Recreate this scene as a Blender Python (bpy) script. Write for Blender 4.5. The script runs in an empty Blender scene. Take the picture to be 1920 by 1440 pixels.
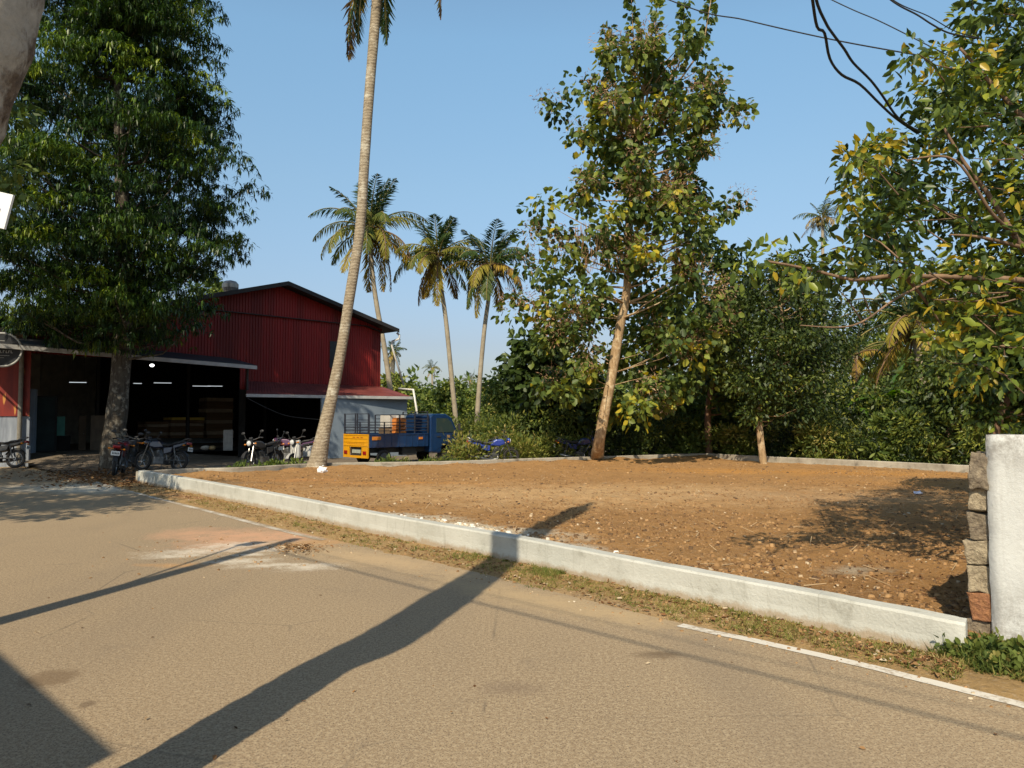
import bpy, math, random
import numpy as np
from mathutils import Vector, Matrix, noise

# ------------------------------------------------------------------ camera / world / sun
SC = bpy.context.scene
COL = SC.collection
F = 1400.0; CH = 1.6; PITCH = math.atan(67/1400.0)
cam_d = bpy.data.cameras.new('camera'); cam = bpy.data.objects.new('camera', cam_d); COL.objects.link(cam)
cam_d.sensor_width = 36; cam_d.lens = 36*F/1920; cam_d.clip_start = 0.05; cam_d.clip_end = 4000
cam.location = (0, 0, CH); cam.rotation_euler = (math.pi/2+PITCH, 0, 0)
SC.camera = cam
SUN_EL = math.radians(43); SUN_AZ = math.radians(16)        # light travels towards +Y, 16 deg to the right
sd = Vector((math.sin(SUN_AZ)*math.cos(SUN_EL), math.cos(SUN_AZ)*math.cos(SUN_EL), -math.sin(SUN_EL)))
sl = bpy.data.lights.new('sun', 'SUN'); sl.energy = 4.7; sl.angle = math.radians(0.53); sl.color = (1, .87, .65)
so = bpy.data.objects.new('sun', sl); COL.objects.link(so); so.rotation_euler = sd.to_track_quat('-Z', 'Y').to_euler()
W = bpy.data.worlds.new('World'); SC.world = W; W.use_nodes = True
nt = W.node_tree; bg = nt.nodes['Background']; sky = nt.nodes.new('ShaderNodeTexSky')
sky.sky_type = 'NISHITA'; sky.sun_disc = False; sky.sun_elevation = SUN_EL; sky.sun_rotation = math.pi+SUN_AZ
sky.air_density = 1.25; sky.dust_density = 1.5; sky.ozone_density = 1.8
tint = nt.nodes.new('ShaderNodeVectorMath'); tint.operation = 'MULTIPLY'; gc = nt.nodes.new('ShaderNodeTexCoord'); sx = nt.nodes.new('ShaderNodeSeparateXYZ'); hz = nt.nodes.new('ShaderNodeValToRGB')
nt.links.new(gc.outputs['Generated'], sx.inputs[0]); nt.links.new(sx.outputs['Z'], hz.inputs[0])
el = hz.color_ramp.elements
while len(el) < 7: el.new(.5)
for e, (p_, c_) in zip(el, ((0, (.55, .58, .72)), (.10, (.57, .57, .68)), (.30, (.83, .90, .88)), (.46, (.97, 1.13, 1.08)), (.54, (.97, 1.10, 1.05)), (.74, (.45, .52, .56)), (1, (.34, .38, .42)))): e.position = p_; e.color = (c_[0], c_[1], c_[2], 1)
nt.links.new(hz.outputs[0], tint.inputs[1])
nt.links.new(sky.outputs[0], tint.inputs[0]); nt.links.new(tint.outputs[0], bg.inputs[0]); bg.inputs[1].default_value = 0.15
SC.view_settings.view_transform = 'Standard'; SC.view_settings.look = 'None'
SC.view_settings.exposure = 0.25; SC.view_settings.gamma = 1
SC.cycles.max_bounces = 6; SC.cycles.transparent_max_bounces = 4
SC.cycles.diffuse_bounces = 3; SC.cycles.glossy_bounces = 2; SC.cycles.transmission_bounces = 3

rnd = random.Random(7); RG = np.random.default_rng(11)
cp, sp = math.cos(PITCH), math.sin(PITCH)
def ray(px, py):
    a = (px-960)/F; b = (720-py)/F
    return Vector((a, cp-sp*b, sp+cp*b))
def P(px, py, Y):
    d = ray(px, py); return Vector((0, 0, CH))+d*(Y/d.y)
def G(px, py, z=0.0):
    d = ray(px, py); return Vector((0, 0, CH))+d*((z-CH)/d.z)
def XY(px, Y, z=0.0):                      # a point at depth Y under image column px, at height z
    return Vector(((px-960)/F*(Y*cp+(z-CH)*sp), Y, z))

# ------------------------------------------------------------------ object helpers
def tag(o, label=None, cat=None, group=None, kind=None):
    if label: o['label'] = label
    if cat: o['category'] = cat
    if group: o['group'] = group
    if kind: o['kind'] = kind
    return o
def thing(name, loc, label, cat, rz=0, group=None):
    o = bpy.data.objects.new(name, None); COL.objects.link(o); o.empty_display_size = .2
    o.location = loc; o.rotation_euler = (0, 0, rz)
    return tag(o, label, cat, group)
def link_mesh(name, me, mat, parent=None, smooth=False):
    o = bpy.data.objects.new(name, me); COL.objects.link(o)
    if mat and not me.materials: me.materials.append(mat)
    if parent: o.parent = parent
    if smooth: me.polygons.foreach_set('use_smooth', np.ones(len(me.polygons), bool))
    return o
def children(o): return [c for c in bpy.data.objects if c.parent == o]
def copy_tree(o, parent=None, kids=None):
    if kids is None:
        kids = {}
        for c in bpy.data.objects:
            if c.parent: kids.setdefault(c.parent.name, []).append(c)
    c = o.copy(); COL.objects.link(c); c.parent = parent
    for ch in kids.get(o.name, []): copy_tree(ch, c, kids)
    return c
def basis(d):
    d = Vector(d).normalized(); a = Vector((0, 0, 1)) if abs(d.z) < .9 else Vector((1, 0, 0))
    s = d.cross(a).normalized(); return d, s, s.cross(d)

class MB:
    """collects shapes; build() links them as one mesh object"""
    def __init__(s, M=None): s.v = []; s.f = []; s.M = M
    def add(s, vs, fs):
        n = len(s.v); s.v += [tuple(v) for v in vs]; s.f += [tuple(i+n for i in q) for q in fs]; return s
    def box(s, x0, y0, z0, x1, y1, z1, R=None):
        vs = [Vector(p) for p in ((x0,y0,z0),(x1,y0,z0),(x1,y1,z0),(x0,y1,z0),(x0,y0,z1),(x1,y0,z1),(x1,y1,z1),(x0,y1,z1))]
        if R: vs = [R @ v for v in vs]
        return s.add(vs, [(0,3,2,1),(4,5,6,7),(0,1,5,4),(1,2,6,5),(2,3,7,6),(3,0,4,7)])
    def tube(s, pts, r, n=8, caps=True):
        pts = [Vector(p) for p in pts]; rs = r if isinstance(r, (list, tuple)) else [r]*len(pts)
        vs = []; fs = []; s0 = None
        for i, p in enumerate(pts):
            d = (pts[min(i+1, len(pts)-1)]-pts[max(i-1, 0)]).normalized()
            if s0 is None: _, s0, _ = basis(d)
            s0 = (s0-d*s0.dot(d)).normalized(); u = s0.cross(d)
            for k in range(n):
                a = 2*math.pi*k/n; vs.append(p+(s0*math.cos(a)+u*math.sin(a))*rs[i])
        for i in range(len(pts)-1):
            for k in range(n):
                k2 = (k+1) % n; fs.append((i*n+k, i*n+k2, (i+1)*n+k2, (i+1)*n+k))
        if caps: fs.append(tuple(range(n-1, -1, -1))); fs.append(tuple(range((len(pts)-1)*n, len(pts)*n)))
        return s.add(vs, fs)
    def bar(s, a, b, r, n=6): return s.tube([a, b], r, n)
    def prism(s, pts, y0, y1):             # outline in x,z swept along y
        n = len(pts); vs = [(x, y0, z) for x, z in pts]+[(x, y1, z) for x, z in pts]
        fs = [tuple(range(n)), tuple(range(2*n-1, n-1, -1))]+[(i, i+n, (i+1) % n+n, (i+1) % n) for i in range(n)]
        return s.add(vs, fs)
    def torus(s, c, R, r, n=24, m=8):      # wheel in the xz plane
        vs = []; fs = []
        for i in range(n):
            a = 2*math.pi*i/n
            for k in range(m):
                b = 2*math.pi*k/m; q = R+r*math.cos(b)
                vs.append((c[0]+q*math.cos(a), c[1]+r*.9*math.sin(b), c[2]+q*math.sin(a)))
        for i in range(n):
            for k in range(m):
                fs.append((i*m+k, i*m+(k+1) % m, (i+1) % n*m+(k+1) % m, (i+1) % n*m+k))
        return s.add(vs, fs)
    def ellipsoid(s, c, r, n=12, m=8):
        vs = [(c[0], c[1], c[2]-r[2])]; fs = []
        for i in range(1, m):
            t = math.pi*i/m
            for k in range(n):
                a = 2*math.pi*k/n; vs.append((c[0]+r[0]*math.sin(t)*math.cos(a), c[1]+r[1]*math.sin(t)*math.sin(a), c[2]-r[2]*math.cos(t)))
        vs.append((c[0], c[1], c[2]+r[2]))
        for k in range(n): fs.append((0, 1+(k+1) % n, 1+k))
        for i in range(m-2):
            for k in range(n): a = 1+i*n; fs.append((a+k, a+(k+1) % n, a+n+(k+1) % n, a+n+k))
        a = 1+(m-2)*n
        for k in range(n): fs.append((a+k, a+(k+1) % n, len(vs)-1))
        return s.add(vs, fs)
    def build(s, name, mat, parent=None, smooth=False, world=False, bevel=0):
        vs = s.v
        if s.M: vs = [s.M @ Vector(v) for v in vs]
        if world and parent:
            Mi = (Matrix.Translation(parent.location) @ parent.rotation_euler.to_matrix().to_4x4()).inverted()
            vs = [Mi @ Vector(v) for v in vs]
        me = bpy.data.meshes.new(name); me.from_pydata([tuple(v) for v in vs], [], s.f); me.update()
        o = link_mesh(name, me, mat, parent, smooth)
        if bevel:
            b = o.modifiers.new('bevel', 'BEVEL'); b.width = bevel; b.segments = 2; b.limit_method = 'ANGLE'
        return o

# ------------------------------------------------------------------ materials
def ss(a, b, x): t = max(0, min(1, (x-a)/(b-a))); return t*t*(3-2*t)
def rgba(c): return (c[0], c[1], c[2], 1)
class NT:
    def __init__(s, name):
        s.m = bpy.data.materials.new(name); s.m.use_nodes = True; s.t = s.m.node_tree; s.t.nodes.clear()
        s.out = s.n('ShaderNodeOutputMaterial'); s.tc = s.n('ShaderNodeTexCoord')
    def n(s, t, **kw):
        x = s.t.nodes.new(t)
        for k, v in kw.items(): setattr(x, k, v)
        return x
    def l(s, a, b): s.t.links.new(a, b)
    def co(s, sx=1, sy=1, sz=1, loc=(0,0,0), rot=(0,0,0)):
        m = s.n('ShaderNodeMapping'); s.l(s.tc.outputs['Object'], m.inputs[0])
        m.inputs['Scale'].default_value = (sx, sy, sz); m.inputs['Location'].default_value = loc; m.inputs['Rotation'].default_value = rot
        return m.outputs[0]
    def noise(s, scale, detail=5, rough=.55, co=None, dist=0):
        x = s.n('ShaderNodeTexNoise'); x.inputs['Scale'].default_value = scale; x.inputs['Detail'].default_value = detail
        x.inputs['Roughness'].default_value = rough; x.inputs['Distortion'].default_value = dist
        s.l(co if co else s.tc.outputs['Object'], x.inputs['Vector']); return x.outputs['Fac']
    def ramp(s, f, a, b):                  # a..b -> 0..1
        x = s.n('ShaderNodeMapRange'); x.inputs[1].default_value = a; x.inputs[2].default_value = b; x.clamp = True
        s.l(f, x.inputs[0]); return x.outputs[0]
    def mix(s, f, a, b):
        x = s.n('ShaderNodeMix', data_type='RGBA')
        if isinstance(f, (int, float)): x.inputs[0].default_value = f
        else: s.l(f, x.inputs[0])
        for i, c in ((6, a), (7, b)):
            if isinstance(c, tuple): x.inputs[i].default_value = rgba(c)
            else: s.l(c, x.inputs[i])
        return x.outputs[2]
    def math(s, op, a, b=0.0):
        x = s.n('ShaderNodeMath', operation=op)
        for i, c in ((0, a), (1, b)):
            if isinstance(c, (int, float)): x.inputs[i].default_value = c
            else: s.l(c, x.inputs[i])
        return x.outputs[0]
    def spot(s, x, y, rx, ry, rot=0, edge=.5, nscale=3, wob=.6):   # irregular patch mask on a ground sheet (object = world)
        m = s.n('ShaderNodeMapping', vector_type='TEXTURE'); s.l(s.tc.outputs['Object'], m.inputs[0])
        m.inputs['Location'].default_value = (x, y, 0); m.inputs['Rotation'].default_value = (0, 0, rot); m.inputs['Scale'].default_value = (rx, ry, 100)
        d = s.n('ShaderNodeVectorMath', operation='LENGTH'); s.l(m.outputs[0], d.inputs[0])
        nz = s.noise(nscale, 6, .7); n2 = s.noise(nscale*5, 6, .8)
        v = s.math('ADD', d.outputs['Value'], s.math('MULTIPLY', s.math('SUBTRACT', nz, .5), wob*2)); v = s.math('ADD', v, s.math('MULTIPLY', s.math('SUBTRACT', n2, .5), wob*1.9))
        return s.ramp(v, 1.0, 1.0-edge)
    def finish(s, color, rough=.8, bump=None, bstr=.3, bdist=.02, metal=0, spec=.3, coat=0, emit=None, normal_extra=None):
        p = s.n('ShaderNodeBsdfPrincipled')
        if isinstance(color, tuple): p.inputs['Base Color'].default_value = rgba(color)
        else: s.l(color, p.inputs['Base Color'])
        if isinstance(rough, (int, float)): p.inputs['Roughness'].default_value = rough
        else: s.l(rough, p.inputs['Roughness'])
        p.inputs['Metallic'].default_value = metal; p.inputs['Specular IOR Level'].default_value = spec
        p.inputs['Coat Weight'].default_value = coat
        if bump is not None:
            b = s.n('ShaderNodeBump'); b.inputs['Strength'].default_value = bstr; b.inputs['Distance'].default_value = bdist
            s.l(bump, b.inputs['Height']); s.l(b.outputs[0], p.inputs['Normal'])
        s.l(p.outputs[0], s.out.inputs[0]); s.p = p; return s.m

def M(name, c, c2=None, scale=4, rough=.7, bstr=0, bscale=20, bdist=.01, metal=0, spec=.3, coat=0, stretch=(1,1,1)):
    t = NT(name); c2 = c2 or tuple(x*.6 for x in c)
    co = t.co(*stretch)
    f = t.ramp(t.noise(scale, 6, .6, co), .3, .7); col = t.mix(f, c, c2)
    return t.finish(col, rough, t.noise(bscale, 6, .65, co) if bstr else None, bstr, bdist, metal, spec, coat)

def leaf_mat(name, stops, rough=.45, trans=.25, spec=.35):
    t = NT(name); a = t.n('ShaderNodeAttribute', attribute_name='tone')
    r = t.n('ShaderNodeValToRGB'); el = r.color_ramp.elements
    while len(el) < len(stops): el.new(.5)
    for e, (p_, c) in zip(el, stops): e.position = p_; e.color = rgba(c)
    t.l(a.outputs['Fac'], r.inputs[0])
    p = t.n('ShaderNodeBsdfPrincipled'); t.l(r.outputs[0], p.inputs['Base Color']); p.inputs['Roughness'].default_value = rough
    p.inputs['Specular IOR Level'].default_value = spec
    tr = t.n('ShaderNodeBsdfTranslucent'); hs = t.n('ShaderNodeHueSaturation'); hs.inputs['Value'].default_value = 1.5; hs.inputs['Saturation'].default_value = 1.1
    t.l(r.outputs[0], hs.inputs['Color']); t.l(hs.outputs[0], tr.inputs[0])
    mx = t.n('ShaderNodeMixShader'); mx.inputs[0].default_value = trans
    t.l(p.outputs[0], mx.inputs[1]); t.l(tr.outputs[0], mx.inputs[2]); t.l(mx.outputs[0], t.out.inputs[0]); return t.m
def tone_mat(name, stops, rough=.9):
    t = NT(name); a = t.n('ShaderNodeAttribute', attribute_name='tone')
    r = t.n('ShaderNodeValToRGB'); el = r.color_ramp.elements
    while len(el) < len(stops): el.new(.5)
    for e, (p_, c) in zip(el, stops): e.position = p_; e.color = rgba(c)
    t.l(a.outputs['Fac'], r.inputs[0]); return t.finish(r.outputs[0], rough)

L_DROOP = leaf_mat('drooping_leaf', [(0, (.010,.026,.007)), (.40, (.026,.060,.011)), (.75, (.075,.130,.014)), (1, (.20,.26,.02))], .42, .2)
L_TEAK = leaf_mat('teak_leaf', [(0, (.024,.040,.012)), (.4, (.060,.098,.022)), (.72, (.15,.19,.034)), (.95, (.24,.27,.04)), (1, (.42,.34,.03))], .5, .3)
L_RIGHT = leaf_mat('broad_leaf', [(0, (.018,.035,.010)), (.4, (.055,.088,.018)), (.75, (.14,.185,.030)), (.95, (.25,.29,.035)), (1, (.40,.29,.03))], .38, .28)
L_DARK = leaf_mat('dark_leaf', [(0, (.012,.024,.007)), (.45, (.040,.064,.014)), (.8, (.11,.145,.025)), (1, (.24,.25,.04))], .5, .25)
L_MID = leaf_mat('mid_leaf', [(0, (.03,.055,.014)), (.5, (.10,.145,.028)), (.85, (.20,.23,.04)), (1, (.22,.22,.04))], .55, .25)
L_WEED = leaf_mat('weed_leaf', [(0, (.04,.065,.015)), (.45, (.10,.135,.022)), (.8, (.20,.20,.035)), (1, (.30,.24,.07))], .6, .25)
L_PALM = leaf_mat('palm_leaf', [(0, (.018,.040,.014)), (.35, (.045,.078,.020)), (.6, (.13,.14,.022)), (.8, (.27,.22,.035)), (.93, (.36,.24,.04)), (1, (.13,.08,.04))], .55, .25, .2)
L_PANICLE = leaf_mat('seed_panicle', [(0, (.16,.09,.05)), (.5, (.32,.19,.11)), (1, (.46,.31,.20))], .9, .2, .1)
L_GRASS = leaf_mat('verge_grass', [(0, (.05,.08,.02)), (.45, (.12,.15,.03)), (.8, (.27,.22,.07)), (1, (.40,.30,.14))], .7, .2, .2)
L_DRY = leaf_mat('dry_leaf', [(0, (.08,.04,.02)), (.5, (.20,.10,.045)), (.85, (.33,.20,.09)), (1, (.5,.42,.3))], .8, .1, .1)

def bark(name, c, c2, scale=3, stretch=(6,6,1), bstr=.7, bdist=.03, patches=None):
    t = NT(name); co = t.co(*stretch); n1 = t.noise(scale, 8, .65, co); col = t.mix(t.ramp(n1, .35, .65), c, c2)
    if patches: col = t.mix(t.ramp(t.noise(patches[1], 6, .7), .52, .60), col, patches[0])
    return t.finish(col, .9, n1, bstr, bdist, spec=.15)
B_GREY = bark('grey_bark', (.16,.135,.105), (.07,.055,.042), 2.5, (4,4,1), .9, .05, ((.26,.24,.20), 3.0))
B_DARKG = bark('dark_grey_bark', (.10,.085,.065), (.045,.036,.03), 2.5, (5,5,1.5), 1.0, .05, ((.20,.18,.145), 5.0))
B_TAN = bark('tan_bark', (.42,.29,.165), (.25,.165,.09), 3, (6,6,1.2), .9, .04, ((.50,.39,.25), 3.0))
B_TWIG = bark('twig_bark', (.22,.13,.08), (.12,.075,.05), 4, (3,3,1), .5, .02)
B_BRANCH = bark('ruddy_branch_bark', (.25,.16,.10), (.12,.08,.055), 5, (2,2,1), .6, .01)
def palm_bark(name, c, c2, lich):
    t = NT(name)
    w = t.n('ShaderNodeTexWave', wave_type='BANDS', bands_direction='Z'); w.inputs['Scale'].default_value = 3.2
    w.inputs['Distortion'].default_value = 5; w.inputs['Detail'].default_value = 4; w.inputs['Detail Scale'].default_value = 2
    t.l(t.tc.outputs['Object'], w.inputs['Vector'])
    n = t.noise(7, 8, .7); f = t.math('MULTIPLY', t.ramp(w.outputs['Fac'], -.35, .3), t.ramp(n, .30, .55))
    col = t.mix(f, c2, c); col = t.mix(t.ramp(t.noise(2.3, 7, .75), .52, .62), col, lich)
    col = t.mix(t.ramp(t.noise(14, 5, .7), .58, .68), col, (.10,.075,.05))
    return t.finish(col, .92, t.math('ADD', t.math('MULTIPLY', w.outputs['Fac'], .4), n), .6, .03, spec=.15)
B_PALM = palm_bark('palm_bark', (.33,.275,.20), (.16,.125,.085), (.44,.40,.32))
B_PALMFAR = M('distant_palm_bark', (.36,.31,.23), (.24,.20,.145), 3, .9)

# ------------------------------------------------------------------ numpy leaf meshes
def norm(a): return a/np.maximum(np.linalg.norm(a, axis=1, keepdims=True), 1e-9)
def quad_mesh(name, V, Q, tone, mat, parent=None, world=True):
    V = np.asarray(V, np.float32)
    if parent is not None and world:
        Mi = np.array((Matrix.Translation(parent.location) @ parent.rotation_euler.to_matrix().to_4x4()).inverted(), np.float32)
        V = V @ Mi[:3, :3].T + Mi[:3, 3]
    me = bpy.data.meshes.new(name); nq = len(Q)
    me.vertices.add(len(V)); me.vertices.foreach_set('co', V.ravel())
    me.loops.add(nq*4); me.loops.foreach_set('vertex_index', np.asarray(Q, np.int32).ravel())
    me.polygons.add(nq); me.polygons.foreach_set('loop_start', np.arange(0, nq*4, 4, dtype=np.int32))
    me.update(calc_edges=True)
    at = me.attributes.new('tone', 'FLOAT', 'FACE'); at.data.foreach_set('value', np.asarray(tone, np.float32))
    return link_mesh(name, me, mat, parent)
class Leaves:
    def __init__(s): s.V = []; s.Q = []; s.T = []; s.n = 0
    def put(s, P0, D, N, L, Wd, tone, broad=False, curl=.12):
        D = norm(D); S = norm(np.cross(D, N)); N = np.cross(S, D)
        L = np.broadcast_to(L, len(P0))[:, None]; Wd = np.broadcast_to(Wd, len(P0))[:, None]; k = len(P0)
        if broad:
            v = np.stack([P0, P0+D*L*.30+S*Wd*.46+N*Wd*.12, P0+D*L*.72+S*Wd*.38+N*(Wd*.10-L*curl*.6), P0+D*L-N*L*curl,
                          P0+D*L*.72-S*Wd*.38+N*(Wd*.10-L*curl*.6), P0+D*L*.30-S*Wd*.46+N*Wd*.12], 1).reshape(-1, 3)
            b = (np.arange(k)*6)[:, None]+s.n
            q = np.concatenate([b+np.array([[0,1,2,3]]), b+np.array([[0,3,4,5]])]); t = np.concatenate([tone, tone]); s.n += 6*k
        else:
            v = np.stack([P0, P0+D*L*.42+S*Wd*.5, P0+D*L-N*L*curl, P0+D*L*.42-S*Wd*.5], 1).reshape(-1, 3)
            q = (np.arange(k)*4)[:, None]+s.n+np.array([[0,1,2,3]]); t = tone; s.n += 4*k
        s.V.append(v); s.Q.append(q); s.T.append(t)
    def build(s, name, mat, parent=None, world=True):
        return quad_mesh(name, np.concatenate(s.V), np.concatenate(s.Q), np.clip(np.concatenate(s.T), 0, 1), mat, parent, world)
def unit(n): return norm(RG.normal(size=(n, 3)))
def clumps(lv, C, R, per, L, Wd, broad=False, droop=.4, out=1.0, up=.6, flat=.75, tone=(.45,.2,.17), jit=.6, shell=.5, lvar=.3):
    C = np.asarray(C, float); n = len(C); R = np.broadcast_to(R, n)
    ct = RG.normal(tone[0], tone[1], n); idx = np.repeat(np.arange(n), per); k = len(idx)
    u = unit(k); r = R[idx]*(RG.random(k)**shell)
    p = C[idx]+u*r[:, None]*np.array([1, 1, flat])
    D = norm(u*out+np.array([0, 0, -droop])+RG.normal(size=(k, 3))*jit*.6)
    N = norm(RG.normal(size=(k, 3))*.7+np.array([0, 0, up])+u*.3)
    LL = L*(1+RG.uniform(-lvar, lvar, k)); t = ct[idx]+RG.normal(0, tone[2], k)
    lv.put(p, D, N, LL, Wd*LL/L, t, broad)
def sprays(lv, C, R, per, leaves, L, Wd, tone=(.4,.2,.12), flat=.7):
    """drooping whorls: each spray is a twig tip with long narrow leaves hanging round it"""
    C = np.asarray(C, float); n = len(C); R = np.broadcast_to(R, n); ct = RG.normal(tone[0], tone[1], n)
    idx = np.repeat(np.arange(n), per); u = unit(len(idx)); u[:, 2] = np.abs(u[:, 2])*.9-.25
    tip = C[idx]+u*(R[idx]*RG.random(len(idx))**.45)[:, None]*np.array([1, 1, flat])
    tt = ct[idx]+u[:, 2]*.12+RG.normal(0, .1, len(idx)); j = np.repeat(np.arange(len(tip)), leaves); k = len(j)
    a = RG.uniform(0, 2*np.pi, k); el = RG.uniform(-1.25, .1, k)
    D = np.stack([np.cos(a)*np.cos(el), np.sin(a)*np.cos(el), np.sin(el)], 1)
    N = norm(np.stack([np.cos(a)*.6, np.sin(a)*.6, np.ones(k)], 1)+RG.normal(size=(k, 3))*.25)
    LL = L*RG.uniform(.7, 1.2, k); lv.put(tip[j]+RG.normal(size=(k, 3))*L*.12, D, N, LL, Wd*LL/L, tt[j]+RG.normal(0, tone[2], k), False, .3)
def env(profile, Yc, n, depth=.85, inset=0.0, shell=.55, w=None):
    """points inside a crown whose outline (image row, left, right) was surveyed at distance Yc"""
    ys = [p[0] for p in profile]; out = []
    wid = [p[2]-p[1] for p in profile]; mw = max(wid)
    while len(out) < n:
        y = rnd.uniform(ys[0], ys[-1]); l = np.interp(y, ys, [p[1] for p in profile]); r = np.interp(y, ys, [p[2] for p in profile])
        if rnd.random() > (r-l)/mw: continue
        rr = rnd.random()**shell; a = rnd.uniform(0, 2*math.pi); hw = (r-l)/2/F*Yc-inset
        if hw <= 0: continue
        c = P((l+r)/2, y, Yc); out.append((c.x+math.cos(a)*rr*hw, Yc+math.sin(a)*rr*hw*depth, c.z))
    # perspective: keep the surveyed outline by scaling each point about the crown axis only
    return np.array(out)
def limbs(mb, axis, C, r0=.06, frac=1.0, n=5, sag=.12):
    """tapered limbs from the trunk axis (list of points) out to clump centres"""
    ax = [Vector(a) for a in axis]
    for c in C:
        if rnd.random() > frac: continue
        c = Vector(c); tz = c.z-rnd.uniform(.25, .6)*(math.hypot(c.x-ax[0].x, c.y-ax[0].y))*.8
        best = min(ax, key=lambda a: abs(a.z-tz))
        d = c-best; mid = best+d*.5+Vector((rnd.uniform(-.1,.1), rnd.uniform(-.1,.1), -sag))*d.length
        mb.tube([best, best+d*.25-Vector((0,0,sag*.6*d.length)), mid, c], [r0, r0*.7, r0*.45, r0*.12], n, False)
def interp_axis(pts, k=24):
    out = []; pts = [Vector(p) for p in pts]; n = len(pts)
    for i in range(n-1):
        p0 = pts[max(i-1, 0)]; p1 = pts[i]; p2 = pts[i+1]; p3 = pts[min(i+2, n-1)]
        m = max(2, k//(n-1))
        for j in range(m):
            t = j/m; out.append(.5*((2*p1)+(p2-p0)*t+(2*p0-5*p1+4*p2-p3)*t*t+(3*p1-p0-3*p2+p3)*t**3))
    out.append(pts[-1]); return out
def trunk_tube(mb, axis, radii, n=12, rough=.06):
    ax = interp_axis(axis, 36); z0 = [Vector(a).z for a in axis]
    rs = [float(np.interp(p.z, z0, radii))*(1+rough*noise.noise(p*1.7)) for p in ax]
    mb.tube(ax, rs, n, True); return ax

# ------------------------------------------------------------------ ground materials
def asphalt():
    t = NT('asphalt'); big = t.noise(.35, 5, .6); fine = t.noise(38, 4, .75); sp_ = t.noise(95, 2, .7)
    c = t.mix(t.ramp(big, .3, .7), (.304,.222,.136), (.250,.182,.113))
    c = t.mix(t.ramp(fine, .42, .66), c, (.425,.335,.218)); c = t.mix(t.ramp(sp_, .52, .66), c, (.12,.09,.065))
    c = t.mix(t.math('MULTIPLY', t.ramp(t.noise(1.6, 7, .7, dist=.6), .58, .72), .35), c, (.17,.13,.095))
    wheel = t.noise(.9, 4, .5, t.co(1, .18, 1, rot=(0,0,-.78)))
    c = t.mix(t.math('MULTIPLY', t.ramp(wheel, .5, .72), .3), c, (.19,.15,.11))
    vo = t.n('ShaderNodeTexVoronoi', feature='DISTANCE_TO_EDGE'); vo.inputs['Scale'].default_value = .42; t.l(t.co(), vo.inputs['Vector'])
    crack = t.math('MULTIPLY', t.ramp(vo.outputs['Distance'], .006, .001), t.ramp(t.noise(1.1, 3), .48, .62))
    c = t.mix(t.math('MULTIPLY', crack, .45), c, (.09,.075,.06))
    def sp(px, py, rx, ry, col, k, rot=0, **kw):
        nonlocal c; g = G(px, py); c = t.mix(t.math('MULTIPLY', t.spot(g.x, g.y, rx, ry, rot, **kw), k), c, col)
    sp(95, 1270, .20, .20, (.14,.09,.05), .6, edge=.5); sp(165, 1320, .06, .07, (.12,.08,.05), .6)
    sp(1230, 1228, .22, .10, (.13,.09,.055), .6, edge=.6); sp(960, 1290, .30, .16, (.18,.13,.09), .5, edge=.8)
    sp(1245, 1225, .12, .06, (.13,.09,.055), .5); sp(890, 950, .2, .1, (.2,.15,.1), .3)
    # brick dust and lime spilt on the road by the verge
    PK = (.55,.31,.19); LI = (.68,.62,.52); OR = (.46,.26,.11)
    for (x, y, rx, ry) in ((360, 1000, .7, .7), (480, 1002, .9, .8), (430, 1015, .9, 1.0), (545, 1008, .6, .7)): sp(x, y, rx, ry, PK, .62, 0, edge=.9, nscale=3, wob=.8)
    for (x, y, rx, ry) in ((560, 1022, .6, .35), (330, 1060, .5, .16), (620, 1015, .5, .4)): sp(x, y, rx, ry, OR, .7, 0, edge=.9, nscale=4, wob=.8)
    for (x, y, rx, ry) in ((370, 1034, .75, .22), (330, 1043, .5, .14), (440, 1022, .6, .25), (450, 1052, .5, .2), (500, 1060, .5, .14), (580, 1063, .42, .22), (520, 1030, .5, .2), (470, 1040, .3, .1)): sp(x, y, rx, ry*1.25, LI, .62, .25, edge=.95, nscale=7, wob=1.1)
    sp(700, 1048, 2.0, .5, (.46,.33,.19), .8, -.62, edge=.9, nscale=3, wob=.7)
    sp(1000, 1122, 1.8, .4, (.44,.32,.18), .7, -.75, edge=.9, nscale=3, wob=.7); sp(1180, 1155, .9, .25, (.44,.32,.18), .6, -.75, edge=.9, nscale=3, wob=.7)
    sp(215, 915, 3.4, 1.6, (.60,.55,.45), .85, -.1, edge=.8, nscale=1.2, wob=.7)
    return t.finish(c, .88, t.math('ADD', fine, t.math('MULTIPLY', sp_, .6)), .55, .006, spec=.25)
def soil(name, c1, c2, c3, spots=(), fine=(.55,.45,.34)):
    t = NT(name); c = t.mix(t.ramp(t.noise(.45, 6, .65), .35, .65), c1, c2)
    c = t.mix(t.math('MULTIPLY', t.ramp(t.noise(2.3, 8, .75), .48, .66), .7), c, c3)
    for (px, py, rx, ry, rot, col, k) in spots:
        g = G(px, py, .08); c = t.mix(t.math('MULTIPLY', t.spot(g.x, g.y, rx, ry, rot, .8, 1.3, .8), k), c, col)
    n = t.noise(22, 6, .8); c = t.mix(t.math('MULTIPLY', t.ramp(n, .55, .70), .8), c, fine); c = t.mix(t.math('MULTIPLY', t.ramp(t.noise(6, 8, .8, dist=.5), .52, .66), .5), c, tuple(x*.5 for x in c2)); c = t.mix(t.math('MULTIPLY', t.ramp(t.noise(.9, 7, .7), .5, .7), .4), c, tuple(x*1.15 for x in c1)); c = t.mix(t.math('MULTIPLY', t.ramp(t.noise(13, 6, .8), .56, .68), .6), c, tuple(x*.35 for x in c1))
    return t.finish(c, .95, t.math('ADD', t.noise(5, 8, .75), t.math('MULTIPLY', n, .5)), .9, .06, spec=.1)

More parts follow.
